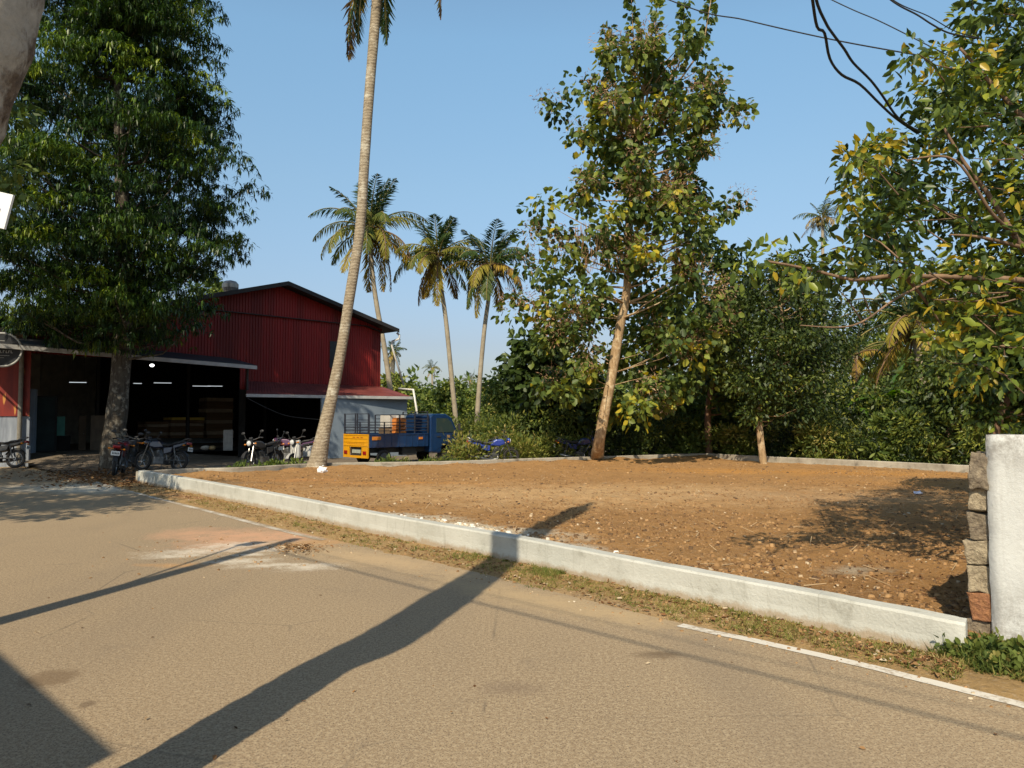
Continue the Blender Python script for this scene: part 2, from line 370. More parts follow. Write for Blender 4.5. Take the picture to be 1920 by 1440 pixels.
# ------------------------------------------------------------------ ground sheets
def sheet(name, poly, z, mat):
    me = bpy.data.meshes.new(name); me.from_pydata([(p[0], p[1], z) for p in poly], [], [tuple(range(len(poly)))]); me.update()
    return tag(link_mesh(name, me, mat), kind='structure')
def inside(p, poly):
    c = False; n = len(poly); j = n-1
    for i in range(n):
        a, b = poly[i], poly[j]
        if (a[1] > p[1]) != (b[1] > p[1]) and p[0] < (b[0]-a[0])*(p[1]-a[1])/(b[1]-a[1])+a[0]: c = not c
        j = i
    return c
def grid(name, poly, step, hf, mat, kind='structure'):
    xs = [p[0] for p in poly]; ys = [p[1] for p in poly]; x0, y0 = min(xs), min(ys)
    nx = int((max(xs)-x0)/step)+1; ny = int((max(ys)-y0)/step)+1; idx = {}; V = []; Fc = []
    def vid(i, j):
        if (i, j) not in idx:
            x = x0+i*step; y = y0+j*step; idx[(i, j)] = len(V); V.append((x, y, hf(x, y)))
        return idx[(i, j)]
    for i in range(nx):
        for j in range(ny):
            if inside((x0+(i+.5)*step, y0+(j+.5)*step), poly): Fc.append((vid(i,j), vid(i+1,j), vid(i+1,j+1), vid(i,j+1)))
    me = bpy.data.meshes.new(name); me.from_pydata(V, [], Fc); me.update()
    return tag(link_mesh(name, me, mat, smooth=True), kind=kind)
def seg_dist(p, pl):
    best = 1e9
    for a, b in zip(pl, pl[1:]):
        ax, ay, bx, by = a[0], a[1], b[0], b[1]; dx, dy = bx-ax, by-ay
        t = max(0, min(1, ((p[0]-ax)*dx+(p[1]-ay)*dy)/(dx*dx+dy*dy))); best = min(best, math.hypot(p[0]-ax-t*dx, p[1]-ay-t*dy))
    return best

sheet('ground', [(-900,-900), (900,-900), (900,1500), (-900,1500)], -.06, soil('far_soil', (.16,.12,.06), (.10,.10,.04), (.2,.15,.08)))
edge_px = [(-60, 858), (0, 866), (150, 897), (290, 931), (400, 958), (525, 990), (680, 1024), (850, 1062), (1050, 1112), (1240, 1160), (1420, 1198), (1600, 1238), (1760, 1276), (1920, 1316)]
edge = [G(*p) for p in edge_px]; edge = [Vector((-60, 33, 0))]+edge+[edge[-1]+Vector((5, -4.9, 0)), edge[-1]+Vector((25, -26, 0))]
sheet('road', [(p.x, p.y) for p in edge]+[(0, -60), (-60, -60)], 0.0, asphalt())
wall_px = [(258, 905), (330, 919), (500, 955), (700, 1001), (950, 1051), (1200, 1107), (1440, 1158), (1650, 1203), (1770, 1229), (1812, 1236)]
wall_f = [G(*p) for p in wall_px]
back_px = [(262, 884), (344, 879), (457, 876), (600, 868.5), (770, 866), (880, 863.5), (1010, 859), (1120, 856), (1240, 852.5), (1322, 850)]
WT = .27
back = [G(*p, WT) for p in back_px]
right_px = [(1322, 850), (1440, 856), (1560, 861), (1700, 867), (1830, 873)]
right = [G(*p, WT) for p in right_px]; right.append(right[-1]+Vector((2.4, -1.2, 0)))

lot_poly = [(p.x+.05, p.y+.07) for p in wall_f]+[(3.5, 5.4), (9, 11), (18, 20)]+[(p.x, p.y) for p in reversed(right)]+[(p.x, p.y) for p in reversed(back)]
BK2 = [(p.x, p.y) for p in back[1:]]
def lot_h(x, y):
    v = Vector((x, y, 0)); h = .07+.035*noise.noise(v*.5)+.030*noise.noise(v*1.9)+.022*noise.noise(v*5.3)
    d = seg_dist((x, y), BK2) if y > 15 else 9
    if d < 1.6: h += (.10+.07*noise.noise(v*.9))*ss(1.6, .1, d)
    return h+.02*abs(noise.noise(v*9.0))
LOT = soil('bare_lot_soil', (.40,.222,.088), (.33,.178,.068), (.25,.138,.058), [
    (1500, 885, 7, 1.6, -.2, (.50,.24,.06), .75), (1700, 905, 4, 1.5, -.3, (.46,.23,.07), .5), (760, 905, 2.6, .6, 0, (.52,.24,.06), .7),
    (560, 900, 2.0, .5, 0, (.46,.22,.08), .6), (1080, 925, 8, 3.2, .0, (.56,.37,.19), .75), (1500, 930, 4, 2.0, 0, (.44,.28,.15), .5), (800, 874, 1.6, .5, 0, (.10,.09,.08), .7),
    (900, 990, 2.0, .45, -.55, (.62,.56,.44), .95), (780, 968, 1.3, .35, -.55, (.58,.52,.40), .8), (1080, 1022, .9, .2, -.7, (.58,.52,.42), .8), (1330, 1085, 1.2, .12, -.78, (.5,.42,.32), .6),
    (720, 962, 1.6, .22, -.5, (.55,.48,.38), .7), (1600, 1065, .5, .25, 0, (.42,.38,.30), .6), (430, 905, 2, .5, 0, (.2,.16,.11), .5),
    (1500, 1110, 1.0, .5, -.6, (.20,.11,.055), .6), (1340, 1040, .8, .3, 0, (.22,.13,.06), .4)])
grid('bare_lot', lot_poly, .11, lot_h, LOT)
verge_poly = [(p.x-.05-.0, p.y-.45) for p in edge[3:-1]]+[(wall_f[-1].x+3.6, wall_f[-1].y-2.6), (wall_f[-1].x+.4, wall_f[-1].y+.4)]+[(p.x, p.y+.02) for p in reversed(wall_f)]+[(-10.4, 20.2), (-12, 20.8)]
road_edge = [(p.x, p.y) for p in edge]
road_poly = road_edge+[(0, -60), (-60, -60)]
def verge_h(x, y):
    d = seg_dist((x, y), road_edge); on = inside((x, y), road_poly); v = Vector((x, y, 0))
    dd = -d if on else d
    px = 960+F*x/max(y, 1)
    spill = .16*math.exp(-((px-850)/330)**2)
    return -.012+max(-.03, min(.018, (dd+spill-.04)*.13))+.014*noise.noise(v*3.1)+.009*noise.noise(v*9)
VERGE = soil('verge_soil', (.44,.29,.13), (.34,.22,.10), (.27,.17,.08), [(350, 925, 1.6, .3, -.7, (.33,.15,.08), .6), (1000, 1095, 2, .4, -.7, (.44,.31,.19), .6)])
grid('verge', verge_poly, .07, verge_h, VERGE)
def yard_h(x, y):
    v = Vector((x, y, 0)); return .004+.35*ss(23.5, 27.5, y)*ss(-11.5, -14.5, x)*(1-ss(-30,-60,-abs(x)))+.012*(1+noise.noise(v*.8))
yard_poly = [(-40, 29), (edge[1].x, edge[1].y), (edge[2].x, edge[2].y), (edge[3].x, edge[3].y+.1), (-10.3, 19.7), (-9.6, 19.15)]+[(p.x+.02, p.y+.1) for p in back]+[(9, 36), (9, 60), (-40, 60)]
YARD = soil('yard_ground', (.20,.16,.12), (.15,.12,.09), (.25,.2,.15), [(400, 872, 3, .8, 0, (.3,.25,.19), .5)])
grid('yard', yard_poly, .4, yard_h, YARD)
# white edge line, worn
def line_mat(lo=.56, hi=.68):
    t = NT('worn_road_paint'); n = t.math('ADD', t.math('MULTIPLY', t.noise(22, 7, .75), .6), t.math('MULTIPLY', t.noise(2.2, 3), .5))
    return t.finish(t.mix(t.ramp(n, lo, hi), (.60,.56,.49), (.30,.235,.165)), .8, t.noise(60, 3), .3, .004)
LM = line_mat()
def strip(name, pl, off, w, z, mat):
    V = []; Fc = []; pl = interp_axis([Vector((p[0], p[1], 0)) for p in pl], 60)
    for i, p in enumerate(pl):
        d = (pl[min(i+1, len(pl)-1)]-pl[max(i-1, 0)]).normalized(); s = Vector((-d.y, d.x, 0))
        j = .008*noise.noise(p*6); V += [tuple(p+s*(off-w/2+j)+Vector((0,0,z))), tuple(p+s*(off+w/2+j)+Vector((0,0,z)))]
    for i in range(len(pl)-1): Fc.append((2*i, 2*i+2, 2*i+3, 2*i+1))
    me = bpy.data.meshes.new(name); me.from_pydata(V, [], Fc); me.update(); return tag(link_mesh(name, me, mat), kind='structure')
strip('road_edge_line', [G(*p) for p in [(1282,1170),(1340,1183),(1420,1199),(1600,1239),(1760,1278),(1920,1318),(2100,1370)]], -.05, .10, .004, LM)
strip('road_edge_line', [G(*p) for p in [(80,876),(150,893),(290,930),(400,957),(525,989),(620,1011)]], -.12, .10, .004, line_mat(.44, .60))

# ------------------------------------------------------------------ low concrete walls round the lot
def cement(name, a, b, stain, st=.6):
    t = NT(name); c = t.mix(t.ramp(t.noise(1.4, 7, .7), .35, .65), a, b)
    c = t.mix(t.math('MULTIPLY', t.ramp(t.noise(2.8, 8, .7, dist=.4), .56, .72), st), c, stain)
    c = t.mix(t.math('MULTIPLY', t.ramp(t.noise(2.2, 5, .6, t.co(8, 8, .6)), .58, .72), .3), c, stain)
    c = t.mix(t.math('MULTIPLY', t.ramp(t.noise(60, 3, .6), .64, .74), .5), c, tuple(x*.5 for x in b))
    z = t.n('ShaderNodeSeparateXYZ'); t.l(t.tc.outputs['Object'], z.inputs[0])
    m = t.ramp(t.math('ADD', t.math('MULTIPLY', t.ramp(z.outputs['Z'], .13, .0), .6), t.math('MULTIPLY', t.noise(6, 8, .8), .8)), .62, .82)
    c = t.mix(t.math('MULTIPLY', m, .7), c, (.30,.21,.12))
    vo = t.n('ShaderNodeTexVoronoi', feature='DISTANCE_TO_EDGE'); vo.inputs['Scale'].default_value = .9; t.l(t.co(1,1,.4), vo.inputs['Vector'])
    c = t.mix(t.math('MULTIPLY', t.math('MULTIPLY', t.ramp(vo.outputs['Distance'], .008, .001), t.ramp(t.noise(1.3, 3), .52, .60)), .3), c, (.2,.19,.16))
    return t.finish(c, .9, t.math('ADD', t.noise(9, 8, .7), t.noise(45, 4)), .45, .012, spec=.15)
CEM = cement('fresh_cement', (.52,.52,.48), (.42,.42,.38), (.27,.26,.22), .8)
CEM2 = cement('rough_cement', (.42,.38,.31), (.24,.21,.17), (.09,.08,.065), 1.0)
def low_wall(name, pts, h, w, mat, label, jit=.012, base=-.03):
    ax = interp_axis([Vector((p[0], p[1], 0)) for p in pts], 130); V = []; Fc = []; n = len(ax); mb = MB()
    ring = 7
    for i, p in enumerate(ax):
        d = (ax[min(i+1, n-1)]-ax[max(i-1, 0)]).normalized(); s = Vector((-d.y, d.x, 0)); hh = h if isinstance(h, float) else float(np.interp(i/(n-1), [0, 1], h))
        j = jit*noise.noise(p*1.9); k = jit*.7*noise.noise(p*4.1+Vector((5,5,5)))
        pr = [(-.012-abs(k), base), (k*.6, hh*.45), (j*.6, hh-.018), (.014+j*.5, hh+k*.5), (w-.014, hh+k*.5), (w, hh-.02), (w, base)]
        for (o, z) in pr: V.append(p+s*o+Vector((0, 0, z)))
    for i in range(n-1):
        for k in range(ring-1): Fc.append((i*ring+k, (i+1)*ring+k, (i+1)*ring+k+1, i*ring+k+1))
    Fc += [tuple(range(ring)), tuple(range(n*ring-1, (n-1)*ring-1, -1))]
    mb.add(V, Fc); o = mb.build(name, mat, smooth=False)
    return tag(o, label, 'low wall')
low_wall('low_wall', wall_f, [.31, .235], .17, CEM, 'long pale cement kerb wall curving along the road edge of the lot')
low_wall('low_wall', [p+Vector((0,0,0)) for p in back], WT, .16, CEM2, 'grey boundary wall of the lot running behind the leaning palm past the truck')
low_wall('low_wall', right, WT, .16, CEM2, 'rear boundary wall of the lot shaded by the dark trees')
# whitewashed compound wall
A = G(1860, 1213); RD = Vector((.715, -.70, 0)); BD = Vector((.70, .715, 0))
def whitewash():
    t = NT('old_whitewash'); c = t.mix(t.ramp(t.noise(2.5, 7, .7), .35, .7), (.60,.61,.60), (.48,.485,.47))
    z = t.n('ShaderNodeSeparateXYZ'); t.l(t.tc.outputs['Object'], z.inputs[0])
    low = t.ramp(z.outputs['Z'], .55, 0.0); top = t.ramp(z.outputs['Z'], 1.15, 1.5)
    m = t.math('MULTIPLY', t.math('MAXIMUM', low, top), t.ramp(t.noise(9, 8, .8), .42, .56))
    c = t.mix(t.math('MULTIPLY', m, .8), c, (.22,.20,.18))
    c = t.mix(t.math('MULTIPLY', t.ramp(t.noise(4, 5, .7, t.co(7, 7, .5)), .52, .75), .35), c, (.35,.33,.30))
    return t.finish(c, .85, t.noise(14, 8, .75), .5, .02, spec=.15)
rt = thing('compound_wall', A, 'tall whitewashed plaster wall with black mould spots at the right edge', 'wall')
def slab_jit(p0, du, lu, dv, lv_, h, nu, nv, nz, jit, seed=0):
    mb = MB(); V = {}; Fc = []; vs = []
    def vert(i, j, k):
        key = (i, j, k)
        if key not in V:
            p = p0+du*(lu*i/nu)+dv*(lv_*j/nv)+Vector((0, 0, h*k/nz)); q = p*3+Vector((seed, 0, 0))
            q2 = q*5.5; p = p+Vector((noise.noise(q), noise.noise(q+Vector((9,0,0))), noise.noise(q+Vector((0,9,0)))))*jit+Vector((noise.noise(q2), noise.noise(q2+Vector((9,0,0))), noise.noise(q2+Vector((0,9,0)))))*jit*.38
            V[key] = len(vs); vs.append(p)
        return V[key]
    for i in range(nu):
        for k in range(nz): Fc += [(vert(i,0,k), vert(i+1,0,k), vert(i+1,0,k+1), vert(i,0,k+1)), (vert(i+1,nv,k), vert(i,nv,k), vert(i,nv,k+1), vert(i+1,nv,k+1))]
    for j in range(nv):
        for k in range(nz): Fc += [(vert(0,j+1,k), vert(0,j,k), vert(0,j,k+1), vert(0,j+1,k+1)), (vert(nu,j,k), vert(nu,j+1,k), vert(nu,j+1,k+1), vert(nu,j,k+1))]
    for i in range(nu):
        for j in range(nv): Fc += [(vert(i,j,nz), vert(i+1,j,nz), vert(i+1,j+1,nz), vert(i,j+1,nz)), (vert(i,j+1,0), vert(i+1,j+1,0), vert(i+1,j,0), vert(i,j,0))]
    return mb.add(vs, Fc)
slab_jit(A, RD, 4.5, BD, .20, 1.50, 60, 3, 26, .013).build('plaster_face', whitewash(), rt, world=True, smooth=True)
LAT = [M('laterite_%s' % n, a, b, 26, .95, 1.0, 40, .03) for n, a, b in (('grey', (.33,.27,.19), (.13,.10,.075)), ('pale', (.46,.38,.26), (.24,.19,.13)), ('red', (.40,.19,.085), (.24,.11,.06)))]
S0 = XY(1816, 5.47); st = thing('laterite_wall', S0, 'rough laterite block wall end stacked against the tall whitewashed wall', 'stone wall')
zz = [(-.03, .17, 0, .16, 0), (.17, .362, 2, .155, 0), (.365, .556, 1, .165, -.008), (.56, .735, 1, .155, .004), (.74, .925, 0, .145, .012), (.93, 1.10, 1, .14, .022)]
for (z0, z1, m, w, ox) in zz:
    slab_jit(S0+RD*ox+Vector((0,0,z0)), RD, w-ox, BD, .36+rnd.uniform(-.03,.03), z1-z0-.006, 16, 16, 18, .034, z0*50).build('stone_block', LAT[m], st, world=True, smooth=True)
slab_jit(S0+RD*.03+Vector((0,0,1.105)), RD, .12, BD, .3, .25, 16, 16, 20, .05, 77).build('stone_block', LAT[0], st, world=True, smooth=True)
slab_jit(S0+BD*.40+RD*.02+Vector((0,0,-.03)), RD, .13, BD, 8, 1.28, 4, 60, 12, .05, 5).build('coursed_blocks', LAT[0], st, world=True, smooth=True)

# ------------------------------------------------------------------ red warehouse
Cc = Vector((-6.53, 37, 0)); U = Vector((.703, .711, 0)).normalized(); Nn = Vector((U.y, -U.x, 0))
def B(s, d, z): return Cc+U*s+Nn*d+Vector((0, 0, z))
def S(px, d=0.0):
    k = (px-960)/F; p = Cc+Nn*d; return (k*p.y-p.x)/(U.x-k*U.y)
def zat(px, py, p): r = ray(px, py); return CH+r.z*(p.y/r.y)
WH = thing('red_warehouse', B(-9, 0, 0), 'large dark red corrugated metal warehouse with a low gable and black roof edge', 'warehouse', math.atan2(U.y, U.x))
def corr_mat(name, c, c2, dirt):
    t = NT(name); co = t.co(1.1, 1.1, .05); c_ = t.mix(t.ramp(t.noise(1.2, 2, .5, co), .4, .6), c, c2)
    c_ = t.mix(t.math('MULTIPLY', t.ramp(t.noise(3, 7, .7, t.co(6,6,.6)), .5, .75), .6), c_, dirt)
    return t.finish(c_, .55, t.noise(2, 4), .2, .02, spec=.35)
RED = corr_mat('red_corrugated', (.225,.013,.012), (.125,.009,.008), (.17,.035,.016))
RED2 = corr_mat('red_roof_sheet', (.17,.042,.036), (.12,.026,.024), (.22,.10,.08))
BLK = M('black_steel', (.02,.02,.02), (.035,.03,.03), 3, .6); ROOFD = M('dark_roof_sheet', (.045,.05,.055), (.03,.03,.035), 2, .6)
GUT = M('pale_gutter', (.45,.45,.45), (.30,.30,.31), 3, .5); GREYW = M('blue_grey_wall', (.20,.245,.30), (.15,.19,.24), 1.2, .9, .3, 12)
DARKIN = M('shade_dark_interior', (.025,.023,.02), (.015,.014,.013), 2, .95)  # near-black base colour puts the deep shade of the bay into its surfaces
def corrugated(name, s0, s1, d, zlo, zhi, mat, parent, pitch=.13, amp=.014, slope=None):
    """vertical ribbed cladding; zlo / zhi are functions of s"""
    V = []; Fc = []; n = int((s1-s0)/pitch); prof = [(0, 0), (.3, 0), (.42, 1), (.88, 1)]
    for i in range(n):
        for (a, b) in prof:
            s = s0+(i+a)*pitch; dd = d+b*amp*2; V += [B(s, dd, zlo(s)), B(s, dd, zhi(s))]
    for i in range(len(V)//2-1): Fc.append((2*i, 2*i+2, 2*i+3, 2*i+1))
    mb = MB(); mb.add(V, Fc); return mb.build(name, mat, parent, world=True)
sR = S(538, .8); zR = zat(538, 527, B(sR, .8, 0))-.16; s2_ = S(735, .8); z2_ = zat(735, 611, B(s2_, .8, 0))-.16; zC = zR-(zR-z2_)*(0-sR)/(s2_-sR)
slR = (zR-zC)/(0-sR); pL = B(S(60, .8), .8, 0); zL = zat(60, 604, pL)-.16; slL = (zR-zL)/(sR-S(60, .8)); S_END = -26.0
def ztop(s): return zR-slR*(s-sR) if s > sR else zR-slL*(sR-s)
bandL = B(S(372), 0, 0); zb0 = zat(372, 578.5, bandL); zb1 = zat(713, 614, B(0, 0, 0)); sb0 = S(372)
def zband(s): return min(zb0+(zb1-zb0)*(s-sb0)/(0-sb0), ztop(s)-.12)
sOpenR = S(448)
def zlow(s): return 3.95 if s < sOpenR else 2.9
corrugated('lower_cladding', S_END, .0, 0, zlow, lambda s: zband(s)+.02, RED, WH)
corrugated('gable_cladding', S_END, .02, .10, lambda s: zband(s), lambda s: ztop(s), RED, WH)
mb = MB()
for i in range(26):
    a = S_END+i*(0-S_END)/26; b = S_END+(i+1)*(0-S_END)/26
    q = [B(a, .02, zband(a)-.035), B(b, .02, zband(b)-.035), B(b, .17, zband(b)-.035), B(a, .17, zband(a)-.035)]; q2 = [p+Vector((0,0,.033)) for p in q]
    mb.add(q+q2, [(0,3,2,1), (4,5,6,7), (0,1,5,4), (2,3,7,6)])
mb.build('band_flashing', BLK, WH, world=True)
# roof slopes with overhang
tipS = S(748, .8)
mb = MB()
for (a, b) in ((S_END, sR), (sR, tipS)):
    q = [B(a, .75, ztop(a)+.04), B(b, .75, ztop(b)+.04), B(b, -22, ztop(b)+.04), B(a, -22, ztop(a)+.04)]
    mb.add(q+[p+Vector((0,0,.10)) for p in q], [(0,3,2,1), (4,5,6,7), (0,1,5,4), (1,2,6,5), (2,3,7,6), (3,0,4,7)])
mb.build('roof', ROOFD, WH, world=True)
mb = MB()
for (a, b) in ((S_END, sR), (sR, tipS)):
    q = [B(a, .76, ztop(a)-.02), B(b, .76, ztop(b)-.02), B(b, .80, ztop(b)-.02), B(a, .80, ztop(a)-.02)]
    mb.add(q+[p+Vector((0,0,.18)) for p in q], [(0,3,2,1), (4,5,6,7), (0,1,5,4), (1,2,6,5), (2,3,7,6), (3,0,4,7)])
mb.build('roof_edge', BLK, WH, world=True)
for k in range(3):                                  # rafters under the right overhang
    pass
MB().add([B(0, 0, 0), B(0, -22, 0), B(0, -22, zC), B(0, 0, zC)], [(0,1,2,3)]).build('side_wall', RED, WH, world=True)
ws = S(624); wb = B(ws, 0, 0); wz0 = zat(624, 690, wb); wz1 = zat(624, 640, wb)
mb = MB(); q = [B(ws-.22, .05, wz0), B(ws+.22, .05, wz0), B(ws+.22, .05, wz1), B(ws-.22, .05, wz1)]
mb.add(q+[p-Nn*.03 for p in q], [(0,1,2,3), (4,7,6,5), (0,4,5,1), (2,6,7,3), (1,5,6,2), (0,3,7,4)]); mb.build('window', M('dark_glass', (.03,.035,.04), (.05,.055,.06), 4, .2), WH, world=True)
# ridge ventilator
vp = P(432, 534, 32.5+1.4); vb = vp-Vector((0,0,.35)); mb = MB()
mb.tube([vb-Vector((0,0,.3)), vb, vb+Vector((0,0,.08))], [.25,.25,.27], 16)
vt = MB()
vt.tube([vb+Vector((0,0,.07)), vb+Vector((0,0,.2)), vb+Vector((0,0,.38)), vb+Vector((0,0,.5)), vb+Vector((0,0,.56))], [.30,.36,.36,.26,.04], 20)
STEEL = M('dull_steel', (.50,.44,.38), (.30,.26,.22), 9, .45, metal=.6)
vn = mb.build('ventilator', STEEL, WH, world=True); 
vtr = vt.build('turbine', STEEL, WH, world=True); vtr.parent = vn
# canopy over the open bay
c0 = P(62, 651, 24.2); c1 = P(480, 687, 29.7)
sc1 = S(482); top0 = B(S_END, .03, 4.25); 
mb = MB(); f0 = c0+(c0-c1)*.25; d0 = Vector((0, 0, .05))
q = [f0, c1, B((c1-Cc).dot(U)+.1, .05, 4.15), B((f0-Cc).dot(U), .05, 4.55)]
mb.add(q+[p+d0 for p in q], [(0,3,2,1), (4,5,6,7), (0,1,5,4), (1,2,6,5), (2,3,7,6), (3,0,4,7)]); mb.build('canopy_roof', ROOFD, WH, world=True)
def gutter(a, b, h, name='gutter', w=.10):
    mb = MB(); d = (b-a).normalized(); s = Vector((d.y, -d.x, 0)).normalized()
    q = [a, b, b+s*w, a+s*w]; mb.add([p-Vector((0,0,h)) for p in q]+[p+Vector((0,0,.02)) for p in q], [(0,3,2,1), (4,5,6,7), (0,1,5,4), (1,2,6,5), (2,3,7,6), (3,0,4,7)])
    return mb.build(name, GUT, WH, world=True)
gutter(f0, c1, .12)
mb = MB()
for k in range(9):
    t_ = k/8; p = f0.lerp(c1, t_*.98); mb.bar(p+Vector((0,0,-.06)), p+Vector((0,0,-.06))-Nn*2.2+Vector((0,0,.25)), .035, 5)
mb.build('canopy_rafters', BLK, WH, world=True)
# lean-to with red roof
l0 = P(461, 739.5, 29.0); l1 = P(772, 744.5, 33.0); lt0 = B(S(463), .05, 3.25); lt1 = B(S(711), .05, 3.22)
def ribbed(name, a, b, c, d, n, amp, mat, parent):   # sheet a-b front edge, d-c back edge, ribs run front to back
    V = []; Fc = []
    for i in range(n+1):
        for (o, h) in ((0, 0), (.5, amp)):
            t_ = min(1, (i+o)/n); V += [a.lerp(b, t_)+Vector((0,0,h)), d.lerp(c, t_)+Vector((0,0,h))]
    for i in range(len(V)//2-1): Fc.append((2*i, 2*i+2, 2*i+3, 2*i+1))
    return MB().add(V, Fc).build(name, mat, parent, world=True)
ribbed('lean_to_roof', l0, l1, lt1+U*.15, lt0, 60, .02, RED2, WH)
gutter(l0, l1, .10)
ldir = (l1-l0).normalized(); w0 = Vector(XY(602, 30.6)); w1 = l1-ldir*.15; w1.z = 0; w0 = w0+Nn*0
mb = MB(); q = [Vector((w0.x, w0.y, 0)), Vector((w1.x-.1, w1.y+.25, 0))]; nrm = Vector((ldir.y, -ldir.x, 0)).normalized()
base = [q[0], q[1], q[1]-nrm*.15, q[0]-nrm*.15]; mb.add(base+[p+Vector((0,0,2.55)) for p in base], [(0,3,2,1), (4,5,6,7), (0,1,5,4), (1,2,6,5), (2,3,7,6), (3,0,4,7)])
mb.build('store_wall', GREYW, WH, world=True)
e0 = q[1]; e1 = B(.3, .1, 0); MB().add([e0, e1, e1+Vector((0,0,3.1)), e0+Vector((0,0,2.5))], [(0,1,2,3)]).build('store_end_wall', GREYW, WH, world=True)
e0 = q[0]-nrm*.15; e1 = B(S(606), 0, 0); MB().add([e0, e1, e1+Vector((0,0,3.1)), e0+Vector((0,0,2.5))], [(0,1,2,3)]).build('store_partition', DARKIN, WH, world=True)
# dark interior
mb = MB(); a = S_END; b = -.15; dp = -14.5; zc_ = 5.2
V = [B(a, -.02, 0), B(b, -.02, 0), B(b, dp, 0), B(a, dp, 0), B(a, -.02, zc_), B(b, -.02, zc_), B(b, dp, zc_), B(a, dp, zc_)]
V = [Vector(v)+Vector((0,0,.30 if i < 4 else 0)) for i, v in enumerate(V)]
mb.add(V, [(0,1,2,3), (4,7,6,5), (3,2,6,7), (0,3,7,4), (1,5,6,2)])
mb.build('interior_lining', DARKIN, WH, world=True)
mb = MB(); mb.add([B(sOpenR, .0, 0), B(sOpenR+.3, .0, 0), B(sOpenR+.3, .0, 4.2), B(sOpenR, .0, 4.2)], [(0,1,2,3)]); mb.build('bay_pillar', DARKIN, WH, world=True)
for k in range(6):
    s = S_END+3+k*4; MB().bar(B(s, -6, .3), B(s, -6, 5.1), .09, 6).build('interior_post', BLK, WH, world=True)
mb = MB(); pp = P(464, 700, 29.9); mb.bar(Vector((pp.x, pp.y, 2.6)), Vector((pp.x, pp.y, 3.7)), .05, 6); mb.build('post', BLK, WH, world=True)
# downpipes
WHT = M('white_pvc', (.72,.70,.66), (.55,.53,.50), 5, .5)
tp = B(tipS, .6, ztop(tipS)-.02)
MB().tube([tp, tp+Vector((.12,0,-.12)), tp+Vector((.12,0,-.3)), tp+Vector((-.25,.1,-.42)), tp+Vector((-.28,.1,-.6)), P(757, 722, 37.5)], .055, 8).build('downpipe', WHT, WH, world=True, smooth=True)
mb = MB(); a = P(748, 729, 36); b = P(775, 731, 34.2); mb.tube([a, b, P(781, 768, 34.0), P(783, 800, 34.0)], .05, 8); mb.build('downpipe', WHT, WH, world=True, smooth=True)
# ledge inside
pa = P(262, 823, 38); pb = P(436, 823, 41)
LEDGE = M('pale_blue_plinth', (.30,.37,.42), (.2,.26,.3), 2, .9)
mb = MB(); fx = (pb-pa).normalized(); q = [pa, pb, pb-Nn*3, pa-Nn*3]; mb.add([Vector((p.x, p.y, .3)) for p in q]+[Vector((p.x, p.y, .78)) for p in q], [(0,3,2,1), (4,5,6,7), (0,1,5,4), (1,2,6,5), (2,3,7,6), (3,0,4,7)])
mb.build('plinth', LEDGE, WH, world=True)
# plywood stacks
PLY = [M('plywood_dark', (.24,.15,.08), (.12,.075,.04), 3, .8, stretch=(.3,.3,12)), M('plywood_pale', (.8,.6,.12), (.7,.5,.1), 3, .7), M('plywood_edge', (.5,.42,.32), (.35,.28,.2), 3, .8)]
def ply(px0, px1, y0, y1, Y, label, n=9, topy=False):
    a = XY(px0, Y); b = XY(px1, Y+(px1-px0)*.018); z1 = zat(px0, y0, a); z0 = max(.3, zat(px0, y1, a)); d = (b-a).normalized(); s = Vector((-d.y, d.x, 0))
    t_ = thing('plywood_stack', Vector((a.x, a.y, z0)), label, 'plywood stack', math.atan2(d.y, d.x), 'plywood stacks inside the warehouse'); L_ = (b-a).length
    for k in range(n):
        h = (z1-z0)/n; j = rnd.uniform(-.04, .04); m = PLY[1] if (topy and k == n-1) else (PLY[2] if k % 3 == 1 else PLY[0])
        MB().box(j, rnd.uniform(-.03,.03), k*h, L_+j, 1.2, (k+1)*h-.012).build('sheet_bundle', m, t_)
ply(320, 382, 782, 822, 37.5, 'plywood stack with a bright yellow sheet on top inside the warehouse', 7, True)
ply(386, 436, 745, 822, 39, 'tallest brown plywood stack by the right post of the open bay', 11)
ply(272, 317, 790, 822, 37, 'short dark plywood stack left of the yellow topped one', 6)
def emis(name, c, s):
    t = NT(name); e = t.n('ShaderNodeEmission'); e.inputs[0].default_value = rgba(c); e.inputs[1].default_value = s; t.l(e.outputs[0], t.out.inputs[0]); return t.m
TUBE = emis('tube_light_glow', (.85,.95,1), .7); BULB = emis('bulb_glow', (1,1,1), 6)
for (px, py, Y, w, lab) in ((146, 717, 33, .45, 'leftmost tube light far inside the dark bay'), (258, 719, 37, .25, 'short tube light just right of the tree trunk'), (305, 718, 38, .55, 'tube light hanging in the middle of the bay'), (378, 724, 40, .6, 'tube light over the plywood, left of a pair'), (403, 724, 40, .5, 'tube light over the plywood, right of a pair')):
    c = P(px, py, Y); t_ = thing('tube_light', c, lab, 'tube light', .3, 'tube lights in the warehouse')
    w *= .75; MB().bar((-w, 0, 0), (w, 0, 0), .013, 8).build('tube', TUBE, t_); MB().box(-w, -.03, .022, w, .03, .06).build('batten', GUT, t_)
    [MB().bar((q_, 0, .06), (q_, 0, 5.1-c.z), .006, 4).build('hanger', BLK, t_) for q_ in (-w*.7, w*.7)]
c = P(285, 685, 31.5); t_ = thing('bulb_lamp', c, 'bright white bulb under the canopy right of the trunk', 'lamp'); MB().ellipsoid((0,0,0), (.085,.085,.06)).build('bulb', BULB, t_, smooth=True)
MB().tube([(0,0,.04),(0,0,.12),(0,0,.62)], [.05,.03,.01], 8).build('lamp_holder', BLK, t_)
